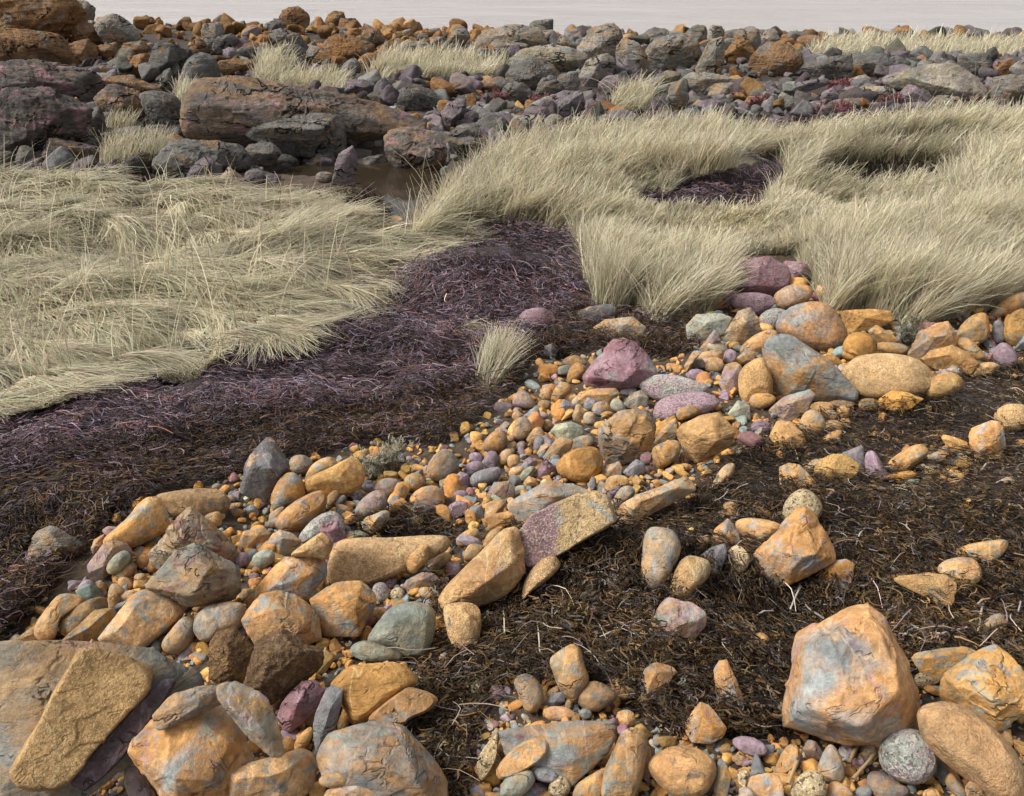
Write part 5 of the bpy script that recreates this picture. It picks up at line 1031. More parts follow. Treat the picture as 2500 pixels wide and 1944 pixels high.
def rock(line, fr, back, parent=None):
    global nrock
    head, geom, label = [q.strip() for q in line.split('|')]
    part = head.startswith('>')
    tok = head.lstrip('>').split()
    matk, kind = tok[0], tok[1]
    T = .85; p = None; ontop = False; flat = False; pname = None; lift = 0.0
    for q in tok[2:]:
        if q.startswith('t='): T = float(q[2:])
        elif q.startswith('p='): p = float(q[2:])
        elif q == '+': ontop = True
        elif q == 'F': flat = True
        elif q.startswith('d='): lift = float(q[2:])
        else: pname = q
    P, ridge, isE = parse_geom(geom, fr)
    nrock += 1
    if back: P = P.mean(0) + (P - P.mean(0)) * np.array([1.07, 1.04])
    ym = (P[:, 1].min() + P[:, 1].max()) / 2
    if not ontop and not part: P[:, 1] = np.where(P[:, 1] > ym, ym + (P[:, 1] - ym) * (1.9 if back and P[:, 1].max() < 105 else 1.3 if back else 1.13), P[:, 1])
    r_ = np.random.default_rng(1000 + nrock)
    x0, y0 = P.min(0); x1, y1 = P.max(0); w, hh = x1 - x0, y1 - y0
    cx, cy = (x0 + x1) / 2, (y0 + y1) / 2
    if not back and not part: OUTL.append(P)
    yb = y1 - .06 * hh
    G, t = ground_at([cx], [yb], h); zb = float(t[0])
    zb = min(zb, 24.8)
    half = .5 * (zb / F)
    Tm = T * half * (min(w, hh) * .65 + math.sqrt(w * hh) * .35)
    el = math.atan2(CAM[2] - G[0][2], math.hypot(G[0][0], G[0][1]))
    zc = zb - (math.tan(el / 2) - (.02 if back else .0)) * Tm
    if part: zc = parent['_zc'] + parent['_T'] * (.12 if lift == 0 else lift)
    elif ontop and PLACED:
        A = np.concatenate(PLACED)
        dd = (np.abs(A[:, 0] - cx) < max(8, .30 * w)) & (np.abs(A[:, 1] - (cy + .1 * hh)) < max(8, .30 * hh))
        if dd.any(): zc = min(zc, float(np.quantile(A[dd, 2], .06)) + .15 * Tm)
    c3 = CAM + rays([cx], [cy])[0] * zc
    v = (c3 - CAM) / np.linalg.norm(c3 - CAM); wa = -v
    ru = np.cross(v, [0, 0, 1]); ru /= np.linalg.norm(ru); uu = np.cross(ru, v)
    def toloc(Q):
        d = rays(Q[:, 0], Q[:, 1]); tt = ((c3 - CAM) @ v) / (d @ v); X = CAM + d * tt[:, None] - c3
        return np.stack([X @ ru, X @ uu], 1)
    size = max(w, hh)
    sub = 7 if size > 420 else 6 if size > 105 else 5 if size > 42 else 4
    D, Fc = ico(sub)
    big = size > 110
    U = toloc(P)
    if kind == 'a':
        p = 110 if p is None else p * 4
        pts = [(a, b, 0.12 * Tm * r_.uniform(-1, 1)) for a, b in U]
        if flat:
            cu = U.mean(0); pts += [(cu[0] + (a - cu[0]) * .93, cu[1] + (b - cu[1]) * .93, Tm * .6) for a, b in U]
        elif ridge:
            R2 = toloc(np.array([[q[0], q[1]] for q in ridge]))
            pts += [(a, b, q[2] * Tm) for (a, b), q in zip(R2, ridge)]
        else:
            for k in range(r_.integers(2, 5)):
                j = r_.integers(len(U)); f = r_.uniform(.15, .5)
                pts.append((U[j, 0] * f, U[j, 1] * f, Tm * r_.uniform(.65, .95)))
        pts += [(a * .82, b * .82, -Tm * r_.uniform(.5, .85)) for a, b in U[::2]]
        N, dist = hull_planes(pts)
        # small random chips knocked off the corners
        nb = (46 if matk == 'gk' else 26 if back else 14) if big else (12 if back else 5)
        if (ridge or flat) and not back and matk != 'gk': nb = 7
        ch = r_.normal(size=(nb, 3)); ch /= np.linalg.norm(ch, axis=1)[:, None]
        sup = np.array([max(np.dot(q, c) for q in pts) for c in ch]) * r_.uniform(.80 if matk == 'gk' else .84 if back else .93 if (ridge or flat) else .87, .985, nb)
        N = np.vstack([N, ch]); dist = np.concatenate([dist, sup])
        dist = np.maximum(dist, .12 * Tm)
        q = np.clip(D @ N.T, 1e-6, None) / dist[None]
        mx = q.max(1); r = 1 / (mx * (np.power(q / mx[:, None], p).sum(1)) ** (1 / p))
        V = D * r[:, None]
        for ax in (0, 1):
            lo, hi = U[:, ax].min(), U[:, ax].max(); a, b = V[:, ax].min(), V[:, ax].max()
            V[:, ax] = lo + (V[:, ax] - a) * (hi - lo) / (b - a)
        amp = (.024 if ridge or flat else .045) if not back else .075
    else:
        cen = U.mean(0) if isE else np.array([0.0, 0.0])
        Q = (chaikin(U, 2) if kind == 'r' else chaikin(U, 1)) - cen
        if kind == 'r' and not isE: Q = Q * 1.03
        th = np.arctan2(Q[:, 1], Q[:, 0]); R = np.hypot(Q[:, 0], Q[:, 1])
        grid = np.linspace(-np.pi, np.pi, 361)
        # dense boundary sampling, the outermost crossing wins
        Qd = np.concatenate([Q + (np.roll(Q, -1, 0) - Q) * f for f in np.linspace(0, 1, 12, endpoint=False)])
        td = np.arctan2(Qd[:, 1], Qd[:, 0]); Rd = np.hypot(Qd[:, 0], Qd[:, 1])
        o_ = np.argsort(td); Rg = np.interp(grid, td[o_], Rd[o_], period=2 * np.pi)
        thv = np.arctan2(D[:, 1], D[:, 0]); Rv = np.interp(thv, grid, Rg)
        e = np.arcsin(np.clip(D[:, 2], -1, 1))
        kk = (.42 if kind == 'f' else (.78 if p else .86))
        rho = Rv * np.cos(e) ** kk
        zz = Tm * np.sign(e) * np.abs(np.sin(e)) ** (.9 if kind == 'r' else .7)
        if kind == 'f': zz = Tm * np.sign(e) * np.minimum(1, 1.35 * np.abs(np.sin(e)))
        V = np.stack([cen[0] + rho * np.cos(thv), cen[1] + rho * np.sin(thv), zz], 1)
        if kind == 'r':
            for k in range(9 if big else 6):
                nn = r_.normal(size=3); nn /= np.linalg.norm(nn)
                s_ = V @ nn; cut = s_.max() * r_.uniform(.84, .98); soft = .05 * s_.max()
                ex = s_ - cut; ex = np.where(ex > 0, ex * .88, 0)
                V = V - ex[:, None] * nn[None] * (1 if abs(nn[2]) > .45 else .35)
        for ax in (0, 1):
            lo, hi = U[:, ax].min(), U[:, ax].max(); a, b_ = V[:, ax].min(), V[:, ax].max()
            V[:, ax] = lo + (V[:, ax] - a) * (hi - lo) / (b_ - a)
        amp = .035 if kind == 'r' else .03
        if back: amp = .055
    sc_ = min(w, hh) * zc / F * .5
    L = np.linalg.norm(V, axis=1)
    sd = nrock * 13
    Vn = V / max(sc_, 1e-6)
    dsp = amp * fbm(Vn * .9 + sd, 4, sd % 97) + amp * .45 * fbm(Vn * 2.6 + sd, 4, 3, True)
    if sub >= 6: dsp += amp * (.55 if back else .30) * fbm(Vn * 7 + sd, 3, 5, back)
    if matk in ('s', 's2', 'kk', 'kl', 'kb', 'ko', 'kt', 'kg', 'kp', 'kc', 'd', 'gk', 'dm'):
        ax = np.array([.35, .8, -.4]) + r_.normal(size=3) * .25; ax /= np.linalg.norm(ax)
        s_ = Vn @ ax * (4.5 if big else 3) + 1.6 * fbm(Vn * 1.1 + sd, 4, 8)
        st = np.abs((s_ % 1.0) - .5) * 2
        dsp += (.032 if matk in ('s', 'gk') else .028) * (np.clip(st * 3, 0, 1) - .7) * np.clip(.7 + 1.4 * fbm(Vn * 1.6 + sd, 2, 4), 0, 1.5)
    # fracture: plates split along joints, each standing a little proud or back
    fa = (.075 if back else .05) if kind == 'a' else (.014 if kind == 'r' else .006)
    if matk in ('gk', 's', 'gh'): fa *= 1.5
    if kind == 'r' and back: fa = .05
    if sub >= 5:
        ns = 26 if big else 12
        sq = np.array([1, 1, 1]) + r_.normal(size=3) * .35; sq = np.clip(sq, .5, 1.8)
        A_ = Vn * sq; sc2 = np.abs(A_).max(0)
        sd_ = r_.uniform(-1, 1, (ns, 3)) * sc2
        A_ = A_ + .16 * np.stack([fbm(Vn * 1.7 + sd + q, 3, 11 + q) for q in range(3)], 1) + .04 * np.stack([vnoise(Vn * 8 + sd + q, 21 + q) for q in range(3)], 1)
        dd_ = np.sqrt(((A_[:, None] - sd_[None]) ** 2).sum(2)); o2 = np.argpartition(dd_, 1, 1)[:, :2]
        e1 = np.take_along_axis(dd_, o2, 1); e1.sort(1)
        n1_ = dd_.argmin(1); cr = r_.uniform(-1, .35, ns)
        gap = e1[:, 1] - e1[:, 0]
        dsp += fa * cr[n1_] * np.clip(gap / .05, 0, 1) - fa * (.30 if back else .5) * np.clip(1 - gap / .045, 0, 1) * np.clip(.2 + 1.8 * fbm(Vn * 1.3 + sd, 2, 31), 0, 1)
    if matk in ('d', 'dm'): dsp += .06 * fbm(Vn * 5 + sd, 4, 2)
    V = V * (1 + dsp * np.clip(sc_ / np.maximum(L, 1e-6), .3, 1.2))[:, None]
    Wp = V[:, :1] * ru + V[:, 1:2] * uu + V[:, 2:3] * wa
    px, py, dz = project(Wp + c3)
    PLACED.append(np.stack([px, py, dz], 1)[V[:, 2] > 0])
    area_big = size > 165
    if part:
        me = new_mesh(pname, Wp + c3 - parent['_c'], Fc)
        o = add_obj(pname, me, MATS[matk], parent=parent['obj'], label=label)
        return None
    if back: nm, cat, grp = 'shore_rock', 'rock', 'rocks of the rocky shore'
    elif area_big: nm, cat, grp = 'boulder', 'boulder', 'boulders on the beach'
    else: nm, cat, grp = 'cobble', 'stone', 'loose stones on the beach'
    me = new_mesh(nm, Wp, Fc)
    o = add_obj(nm, me, MATS[matk], loc=c3, label=label, category=cat, group=grp)
    return dict(obj=o, _zc=zc, _T=Tm, _c=c3)
def build_rocks(text, back):
    fr = None; par = None
    for ln in text.strip().splitlines():
        if ln.startswith('@'):
            fr = tuple(float(v) for v in ln[1:].split(',')); continue
        r = rock(ln, fr, back, par)
        if r: par = r
build_rocks(ROCKS_BACK, True)
BACKPTS = np.concatenate(PLACED)
PLACED = []
build_rocks(ROCKS_FRONT, False)
FRONT = np.concatenate(PLACED)

# ------------------------------------------------------------------ loose small stones (nobody could count them)
def sample_px(polys, n, excl=(), bounds=None):
    xs = []; ys = []
    areas = []
    for p in polys:
        a = np.array(p); areas.append(np.ptp(np.clip(a[:, 0], -60, 2560)) * np.ptp(np.clip(a[:, 1], 0, 1990)))
    for p, ar in zip(polys, areas):
        a = np.array(p); m = int(n * ar / sum(areas) * 1.8) + 4
        x = rng.uniform(max(a[:, 0].min(), -60), min(a[:, 0].max(), 2560), m); y = rng.uniform(a[:, 1].min(), min(a[:, 1].max(), 1990), m)
        k = pip(x, y, p)
        for e in excl: k &= ~pip(x, y, e)
        xs.append(x[k]); ys.append(y[k])
    return np.concatenate(xs), np.concatenate(ys)
def stone_templates(n, sub, ang, seed):
    D, Fc = ico(sub); r_ = np.random.default_rng(seed); T = []
    for k in range(n):
        N = r_.normal(size=(14 if ang else 10, 3)); N /= np.linalg.norm(N, axis=1)[:, None]
        d = r_.uniform(.55, 1.0, len(N)) if ang else r_.uniform(.78, 1.0, len(N))
        N = np.vstack([N, np.eye(3), -np.eye(3)]); d = np.concatenate([d, np.ones(6)])
        q = np.clip(D @ N.T, 1e-6, None) / d; pw = 20 if ang else 5
        r = (np.power(q, pw).sum(1)) ** (-1 / pw)
        r *= 1 + (.07 if ang else .03) * fbm(D * 2 + k * 9, 3, k)
        T.append(D * r[:, None])
    return T, Fc
def rot_mats(n, r_, flat):
    a = r_.uniform(0, 2 * np.pi, n); b = r_.normal(0, flat, n); c = r_.normal(0, flat, n)
    ca, sa, cb, sb, cc, sc = np.cos(a), np.sin(a), np.cos(b), np.sin(b), np.cos(c), np.sin(c)
    Z = np.zeros(n); O = np.ones(n)
    Rz = np.stack([ca, -sa, Z, sa, ca, Z, Z, Z, O], 1).reshape(-1, 3, 3)
    Rx = np.stack([O, Z, Z, Z, cb, -sb, Z, sb, cb], 1).reshape(-1, 3, 3)
    Ry = np.stack([cc, Z, sc, Z, O, Z, -sc, Z, cc], 1).reshape(-1, 3, 3)
    return Rz @ Rx @ Ry
def scatter_stones(name, mat, pos, size, colr, sub, ang, seed, label, flat=.35, asp=(1, .75, .55)):
    T, Fc = stone_templates(14, sub, ang, seed); r_ = np.random.default_rng(seed + 1)
    n = len(pos); R = rot_mats(n, r_, flat); k = r_.integers(0, len(T), n)
    S = size[:, None] * np.array(asp)[None] * r_.uniform(.8, 1.25, (n, 3))
    TT = np.array(T)[k]                                   # n,v,3
    V = np.einsum('nij,nvj->nvi', R, TT * S[:, None]) + pos[:, None]
    nv = TT.shape[1]
    FF = (Fc[None] + (np.arange(n) * nv)[:, None, None]).reshape(-1, 3)
    C = np.repeat(colr, nv, 0)
    me = new_mesh(name, V.reshape(-1, 3), FF, not ang or True, C)
    return add_obj(name, me, mat, kind='stuff', label=label)
def pick(pal, wts, n, r_, jit=.18):
    pal = np.array(pal); k = r_.choice(len(pal), n, p=np.array(wts) / sum(wts))
    return np.clip(pal[k] * (1 + r_.normal(0, jit, (n, 1))) * (1 + r_.normal(0, .05, (n, 3))), .01, .9)
def near_pebbles():
    r_ = np.random.default_rng(31)
    for ang, n, mu, sg, hi, sd in ((False, 5600, 9.0, .50, 30, 5), (True, 4800, 9.5, .55, 34, 15)):
        x, y = sample_px(Z_COBBLE, n, [Z_DARK[1], Z_DARK[2]])
        x2, y2 = sample_px([Z_DARK[0]], 70)
        x = np.concatenate([x, x2]); y = np.concatenate([y, y2])
        s = np.clip(np.exp(r_.normal(np.log(mu), sg, len(x))), 3.5, hi)
        P, t = ground_at(x, y, h)
        size = s * t / F
        P[:, 2] = h(P[:, 0], P[:, 1]) + size * r_.uniform(-.15, .65, len(x))
        c = pick([OR, (.58,.34,.12), (.40,.24,.09), GB, (.30,.24,.27), (.24,.13,.13), (.36,.31,.23), (.24,.26,.24)], [30, 10, 18, 15, 9, 5, 9, 5], len(x), r_)
        scatter_stones('pebbles', M_PEB, P, size, c, 4, ang, sd, 'small loose orange, grey and lilac pebbles packed between the larger stones' if not ang else 'small broken orange and grey stones packed between the larger stones', .5)
near_pebbles()
Z_RUBBLE = [(-60,40),(200,70),(700,60),(1300,70),(1900,110),(2560,150),(2560,300),(1900,300),(1500,300),(1250,380),(1080,420),(900,420),(600,450),(400,440),(0,420),(-60,420)]
def far_rubble():
    r_ = np.random.default_rng(41)
    x, y = sample_px([Z_RUBBLE], 10000, [Z_GRASS_L, Z_GRASS_R, Z_POOL] + Z_TUFTS)
    P, t = ground_at(x, y, h)
    k = (P[:, 1] < 27.2) & (P[:, 1] > 9); P, t, x, y = P[k], t[k], x[k], y[k]
    xw = r_.uniform(-18, 18, 6500); yw = r_.uniform(19.5, 26.3, 6500)
    P = np.concatenate([P, np.stack([xw, yw, h(xw, yw)], 1)]); px_, py_, t2 = project(P); x, y, t = px_, py_, t2
    s = np.clip(np.exp(r_.normal(np.log(13.5), .48, len(x))), 6, 32) * (.65 + .5 * np.clip(y / 250, 0, 1))
    # rocks standing right along the waterline
    size = s * t / F
    P[:, 2] = h(P[:, 0], P[:, 1]) + size * r_.uniform(.0, .7, len(x))
    # keep the gaps: no rubble where a large rock already stands
    occ = np.zeros((520, 2700), bool)
    q = BACKPTS; oi = np.clip(q[:, 1].astype(int) + 10, 0, 519); oj = np.clip(q[:, 0].astype(int) + 100, 0, 2699)
    occ[oi, oj] = True
    for a in (1, 2, 3):
        occ[a:] |= occ[:-a].copy(); occ[:, a:] |= occ[:, :-a].copy()
    qx_, qy_, _ = project(P + np.array([0, 0, 1.0]) * (size * .45)[:, None])
    k = ~occ[np.clip(qy_.astype(int) + 10, 0, 519), np.clip(qx_.astype(int) + 100, 0, 2699)] | (r_.uniform(size=len(x)) < np.where(P[:, 1] > 22, .22, .10))
    for z_ in Z_TUFTS + [Z_GRASS_L, Z_GRASS_R]: k &= ~pip(x, y, z_)
    P, t, x, y, size = P[k], t[k], x[k], y[k], size[k]
    brown = np.clip((1800 - x) / 800, 0, 1) * np.clip((190 - y) / 80, 0, 1)
    warm = r_.uniform(size=len(x)) < np.maximum(brown, .10 + .5 * np.clip((130 - y) / 40, 0, 1))
    ca = pick([(.25,.135,.055), (.17,.095,.04), (.30,.18,.08), (.18,.17,.155)], [4, 3, 2, 1.2], len(x), r_)
    cb = pick([(.095,.088,.083), (.16,.155,.147), (.125,.105,.115), (.175,.145,.155), (.175,.18,.17), (.065,.057,.055)], [4, 3, 3, 2.2, 1.6, 2], len(x), r_)
    c = np.where(warm[:, None], ca, cb)
    scatter_stones('shore_rubble', M_RUB, P, size, c, 4, True, 6, 'jumbled mass of smaller broken rocks filling the rocky shore', .6, (1, .8, .65))
far_rubble()

# ------------------------------------------------------------------ blades and strands
def ribbons(P0, T, Wd, wid, colr, taper=.25):
    """P0 (n,s,3) centre lines, Wd (n,3) width direction, wid (n,)"""
    n, s, _ = P0.shape
    tp = np.linspace(1, taper, s) ** .8
    off = Wd[:, None] * (wid[:, None] * tp[None])[:, :, None] * .5
    V = np.stack([P0 - off, P0 + off], 2).reshape(-1, 3)
    b = (np.arange(n) * s * 2)[:, None] + (np.arange(s - 1) * 2)[None]
    Fc = np.stack([b, b + 1, b + 3, b + 2], 2).reshape(-1, 4)
    C = np.repeat(colr, s * 2, 0)
    return V, Fc, C
def blades(base, L, az, th0, th1, wid, colr, r_, seg=5, kpow=1.4, azd=None):
    n = len(base); s = np.linspace(0, 1, seg)
    P = np.zeros((n, seg, 3)); P[:, 0] = base
    for k in range(1, seg):
        sm = (s[k] + s[k-1]) / 2
        th = th0 + (th1 - th0) * sm ** kpow
        a = az + (azd * sm if azd is not None else 0)
        d = np.stack([np.sin(th) * np.sin(a), np.sin(th) * np.cos(a), np.cos(th)], 1)
        P[:, k] = P[:, k-1] + d * (L / (seg - 1))[:, None]
    wa = az + np.pi / 2 + r_.normal(0, .7, n)
    Wd = np.stack([np.sin(wa), np.cos(wa), r_.normal(0, .15, n)], 1)
    return P, Wd
GRASS_PAL = [(.50,.455,.32), (.43,.385,.26), (.58,.535,.40), (.34,.295,.19), (.64,.60,.47)]
SHORT = [(1735,580,270,75,.06),(1560,500,90,40,.3),(2150,520,240,40,.12),(370,520,160,32,.30),(850,605,110,32,.35),(800,500,160,25,.4),(440,965,120,30,.4),(1900,340,160,25,.4)]
def matlift(x, y):
    n_ = fbm(np.stack([x * 1.1 + y * .5, y * 2.6, x * 0 + 4.1], 1), 3, 57)
    return .16 * np.clip((n_ + .12) / .14, 0, 1) * (.6 + .8 * np.clip(n_, 0, 1))
def grass(name, polys, n, L0, lean0, lean1, azc, azs, label, excl=Z_HOLE, seed=3, wpx=1.05, hollow=True, floor=.012, lw=1.0, stray=.16, mat=False):
    r_ = np.random.default_rng(seed)
    x, y = sample_px(polys, n, excl)
    P, t = ground_at(x, y, h)
    k = P[:, 1] < 27; P, t, x, y = P[k], t[k], x[k], y[k]
    m = len(P)
    if mat: P[:, 2] += matlift(P[:, 0], P[:, 1]) * r_.uniform(.5, 1, m)
    # blades stand in tufts that share a lean
    cell = .10
    gx, gy = np.floor(P[:, 0] / (cell * (2.2 if mat else 1)) + .3 * np.sin(P[:, 1] * 9)), np.floor(P[:, 1] / cell + .3 * np.sin(P[:, 0] * 7))
    hs1 = _hash(gx.astype(np.int64), gy.astype(np.int64), np.zeros(m, np.int64), 3)
    hs2 = _hash(gx.astype(np.int64), gy.astype(np.int64), np.zeros(m, np.int64), 8)
    if mat: P[:, 2] += .05 * (hs2 + .6)
    fl = fbm2(P[:, 0] * .55, P[:, 1] * .75, 3, seed + 2)
    f2 = fbm2(P[:, 0] * 1.7, P[:, 1] * 2.2, 3, seed + 7)
    az = azc + azs * (1.1 * fl + 1.1 * f2) + (.50 if mat else .75) * hs1 + r_.normal(0, .16 if mat else .42, m)
    lodge = np.clip(.45 + 1.5 * fbm2(P[:, 0] * 1.3, P[:, 1] * 1.7, 3, seed + 11) + .3 * hs2, 0, 1)
    th0 = lean0 + .40 * lw * lodge + np.abs(r_.normal(0, .20, m))
    th1 = lean1 + .75 * lw * lodge + r_.normal(0, .30, m)
    st = r_.uniform(size=m) < stray
    az = np.where(st, r_.uniform(0, 2 * np.pi, m), az); th0 = np.where(st, np.abs(r_.normal(.2, .3, m)), th0); th1 = np.where(st, r_.uniform(.2, 1.5, m), th1)
    f3 = fbm2(P[:, 0] * 5, P[:, 1] * 6, 2, seed + 13)
    L = L0 * r_.uniform(.45, 1.2, m) * (1 + .25 * hs2 + .32 * f2 + .35 * f3)
    for sx_, sy_, rx_, ry_, f_ in SHORT:
        L = L * (1 - (1 - f_) * np.exp(-((x - sx_) / rx_) ** 2 - ((y - sy_) / ry_) ** 2))
    wid = np.maximum(.0028, wpx * t / (F * 1024 / 2500)) * r_.uniform(.6, 1.25, m)
    c = pick(GRASS_PAL, [4, 3, 3, 1.2, 1.2], m, r_, .17 if mat else .10) * (1 + (.22 if mat else .15) * hs1[:, None]) * (1 + .28 * f2[:, None]) * (1 + .25 * f3[:, None])
    B, Wd = blades(P, L, az, th0, th1, wid, c, r_, 6, 1.2, r_.normal(0, .5, m))
    # lodged blades rest on the mat rather than sinking through it
    g = h(B[:, :, 0].ravel(), B[:, :, 1].ravel()).reshape(m, -1)
    if mat: g = g + matlift(B[:, :, 0].ravel(), B[:, :, 1].ravel()).reshape(m, -1) * .75
    B[:, :, 2] = np.maximum(B[:, :, 2], g + floor + .05 * r_.uniform(0, 1, (m, 1)) * np.linspace(0, 1, 6)[None])
    V, Fc, C = ribbons(B, None, Wd, wid, c)
    me = new_mesh(name, V, Fc, True, C)
    return add_obj(name, me, M_GRASS, kind='stuff', label=label)
grass('grass', [Z_GRASS_L], 140000, .50, .95, 1.62, R(100), .95, 'pale dry grass flattened and combed into waves on the left', excl=Z_HOLE + Z_GAP, seed=3, stray=.012, mat=True)
grass('grass', [Z_GRASS_R], 150000, .46, .06, .75, R(80), 1.3, 'pale dry grass standing tall on the right side of the marsh', seed=17, lw=.6)
grass('grass_stems', [Z_GRASS_R], 420, .85, .02, .45, R(80), 1.6, 'few tall thin dry stems rising above the marsh grass', seed=19, wpx=.6, stray=.4)
grass('grass', Z_TUFTS, 16000, .42, .06, .55, R(60), 1.2, 'patches of pale dry grass among the rocks of the far shore', excl=(), seed=23)

def strands(name, polys, n, Lr, wr, pal, wts, label, seed, lift=.05, curl=1.6, flow=None, thick=1.0, seg=7, excl=(), mat=None, xy=None):
    r_ = np.random.default_rng(seed)
    x, y = sample_px(polys, n, excl) if xy is None else xy
    P, t = ground_at(x, y, h)
    m = len(P)
    L = r_.uniform(*Lr, m)
    a0 = r_.uniform(0, 2 * np.pi, m)
    if flow is not None:
        f = fbm2(P[:, 0] * 1.2, P[:, 1] * 1.6, 3, seed)
        a0 = flow + 2.2 * f + r_.normal(0, .55, m) + np.pi * (r_.uniform(size=m) < .5)
    k1 = r_.normal(0, curl, m); k2 = r_.normal(0, curl, m)
    s = np.linspace(0, 1, seg)
    B = np.zeros((m, seg, 3)); B[:, 0, :2] = P[:, :2]
    for k in range(1, seg):
        a = a0 + k1 * s[k] + k2 * np.sin(s[k] * 5)
        B[:, k, 0] = B[:, k-1, 0] + np.sin(a) * L / (seg - 1); B[:, k, 1] = B[:, k-1, 1] + np.cos(a) * L / (seg - 1)
    g = h(B[:, :, 0].ravel(), B[:, :, 1].ravel()).reshape(m, seg)
    lay = lift * r_.uniform(0, 1, m) ** 1.5 * (1 + .8 * fbm2(P[:, 0] * 4, P[:, 1] * 4, 2, seed + 4))
    arch = np.abs(r_.normal(0, .35, m)) * L * .35
    ph = r_.uniform(0, 6.28, m)
    B[:, :, 2] = g + lay[:, None] + arch[:, None] * np.sin(np.pi * s)[None] * .6 + .12 * (L[:, None] * .4) * np.sin(s[None] * 7 + ph[:, None]) * .4
    B[:, :, 2] = np.maximum(B[:, :, 2], g + .002)
    wid = np.maximum(r_.uniform(*wr, m), .8 * thick * t / (F * 1024 / 2500))
    wa = a0 + np.pi / 2; tl = r_.normal(0, .6, m)
    Wd = np.stack([np.sin(wa) * np.cos(tl), np.cos(wa) * np.cos(tl), np.sin(tl)], 1)
    c = pick(pal, wts, m, r_, .22)
    pat = fbm2(P[:, 0] * 2.2, P[:, 1] * 2.8, 3, seed + 9)[:, None]
    c = c * (1 + 1.0 * pat)
    V, Fc, C = ribbons(B, None, Wd, wid, np.clip(c, .005, .9), .5)
    me = new_mesh(name, V, Fc, True, C)
    return add_obj(name, me, mat or M_WEED, kind='stuff', label=label)
DARK_PAL = [(.022,.015,.009), (.055,.033,.015), (.11,.066,.027), (.045,.04,.038), (.16,.145,.135), (.20,.13,.06)]
PURP_PAL = [(.095,.064,.082), (.17,.115,.145), (.04,.03,.038), (.26,.185,.22), (.14,.125,.16), (.17,.07,.05), (.06,.04,.02), (.30,.25,.23)]
strands('purple_seaweed', Z_PURPLE, 70000, (.05, .20), (.003, .0062), PURP_PAL, [5, 4.5, 5, 2.2, 2.6, 1.6, 3.2, .5], 'heaped mat of dried purple seaweed and straw between the grass and the stones', 51, .10, 1.6, R(75))
strands('dark_seaweed_and_shade', Z_DARK, 85000, (.035, .11), (.0034, .0072), DARK_PAL, [5, 6, 5, 3, 1.0, 1.6], 'tangled dark brown seaweed covering the beach between the stones', 61, .075, 2.6)
strands('dark_seaweed_and_shade', [Z_HOLE[3], Z_HOLE[0], Z_HOLE[1]], 5000, (.1, .3), (.006, .012), DARK_PAL[:4], [6, 4, 1, 3], 'black strands painting the shade in the hollows of the marsh', 85, .2, 1.2)  # black strands added to paint the shade of the hollows
strands('mixed_seaweed', [Z_DARK[2]], 52000, (.05, .17), (.0034, .0068), PURP_PAL[:3] + DARK_PAL[:4] + [(.17,.08,.06)], [2.5, 2.2, 3, 5, 5, 4, 2, .9], 'thick brown and purple seaweed along the lower edge of the left grass', 81, .11, 2.0, R(70))
def collars():
    r_ = np.random.default_rng(77); X = []; Y = []
    for P in OUTL:
        c = P.mean(0)
        inz = [pip(np.array([c[0]]), np.array([P[:, 1].max()]), z)[0] for z in (Z_DARK[0], Z_DARK[1], Z_DARK[2])]
        if not any(inz): continue
        Q = np.concatenate([P + (np.roll(P, -1, 0) - P) * f for f in np.linspace(0, 1, 10, endpoint=False)])
        Q = Q[Q[:, 1] > c[1] + .1 * np.ptp(P[:, 1])]
        n = int(np.ptp(P[:, 0]) * 1.1)
        k = r_.integers(0, len(Q), n)
        X.append(Q[k, 0] + r_.normal(0, 7, n)); Y.append(Q[k, 1] - .05 * np.ptp(P[:, 1]) + r_.normal(2, 7, n))
    return np.concatenate(X), np.concatenate(Y)
strands('dark_seaweed_and_shade', None, 0, (.05, .13), (.0034, .0072), DARK_PAL, [5, 6, 5, 3, 1.0, 1.6], 'dark brown seaweed heaped against the feet of the stones', 91, .085, 2.4, xy=collars())
strands('straw_litter', [Z_DARK[0], Z_DARK[2], Z_PURPLE[0]], 2000, (.05, .17), (.0025, .0042), [(.28,.24,.21), (.24,.16,.17), (.36,.30,.22), (.18,.13,.15)], [4, 2, 3, 2], 'scattered bits of thin straw lying on the seaweed', 71, .07, .35, None, 1.0, 5)
# ------------------------------------------------------------------ plants and litter that stand alone
def px3(px, py):
    P, t = ground_at([px], [py], h); return P[0], float(t[0])
def tuft(name, px, py, n, L, az, spread, l0, l1, rad, pal, label, cat, seed, group=None, part='blades', mat=None, w=None, seg=7):
    r_ = np.random.default_rng(seed); c, t = px3(px, py)
    a = r_.uniform(0, 6.28, n); rr = rad * np.sqrt(r_.uniform(0, 1, n))
    base = np.stack([np.cos(a) * rr, np.sin(a) * rr, np.zeros(n)], 1)
    base[:, 2] = h(base[:, 0] + c[0], base[:, 1] + c[1]) - c[2] - .01
    azv = az + r_.normal(0, spread, n)
    wid = (w or .0042) * r_.uniform(.7, 1.3, n)
    col_ = pick(pal, [1] * len(pal), n, r_, .10)
    B, Wd = blades(base, L * r_.uniform(.6, 1.1, n), azv, l0 + np.abs(r_.normal(0, .15, n)), l1 + r_.normal(0, .3, n), wid, col_, r_, seg, 1.1, r_.normal(0, .5, n))
    g = h((B[:, :, 0] + c[0]).ravel(), (B[:, :, 1] + c[1]).ravel()).reshape(n, seg) - c[2]
    B[:, :, 2] = np.maximum(B[:, :, 2], g + .01)
    V, Fc, C = ribbons(B, None, Wd, wid, col_)
    me = new_mesh(name, V, Fc, True, C)
    o = add_obj(name, me, mat or M_GRASS, loc=c, label=label, category=cat)
    if group: o['group'] = group
    return o
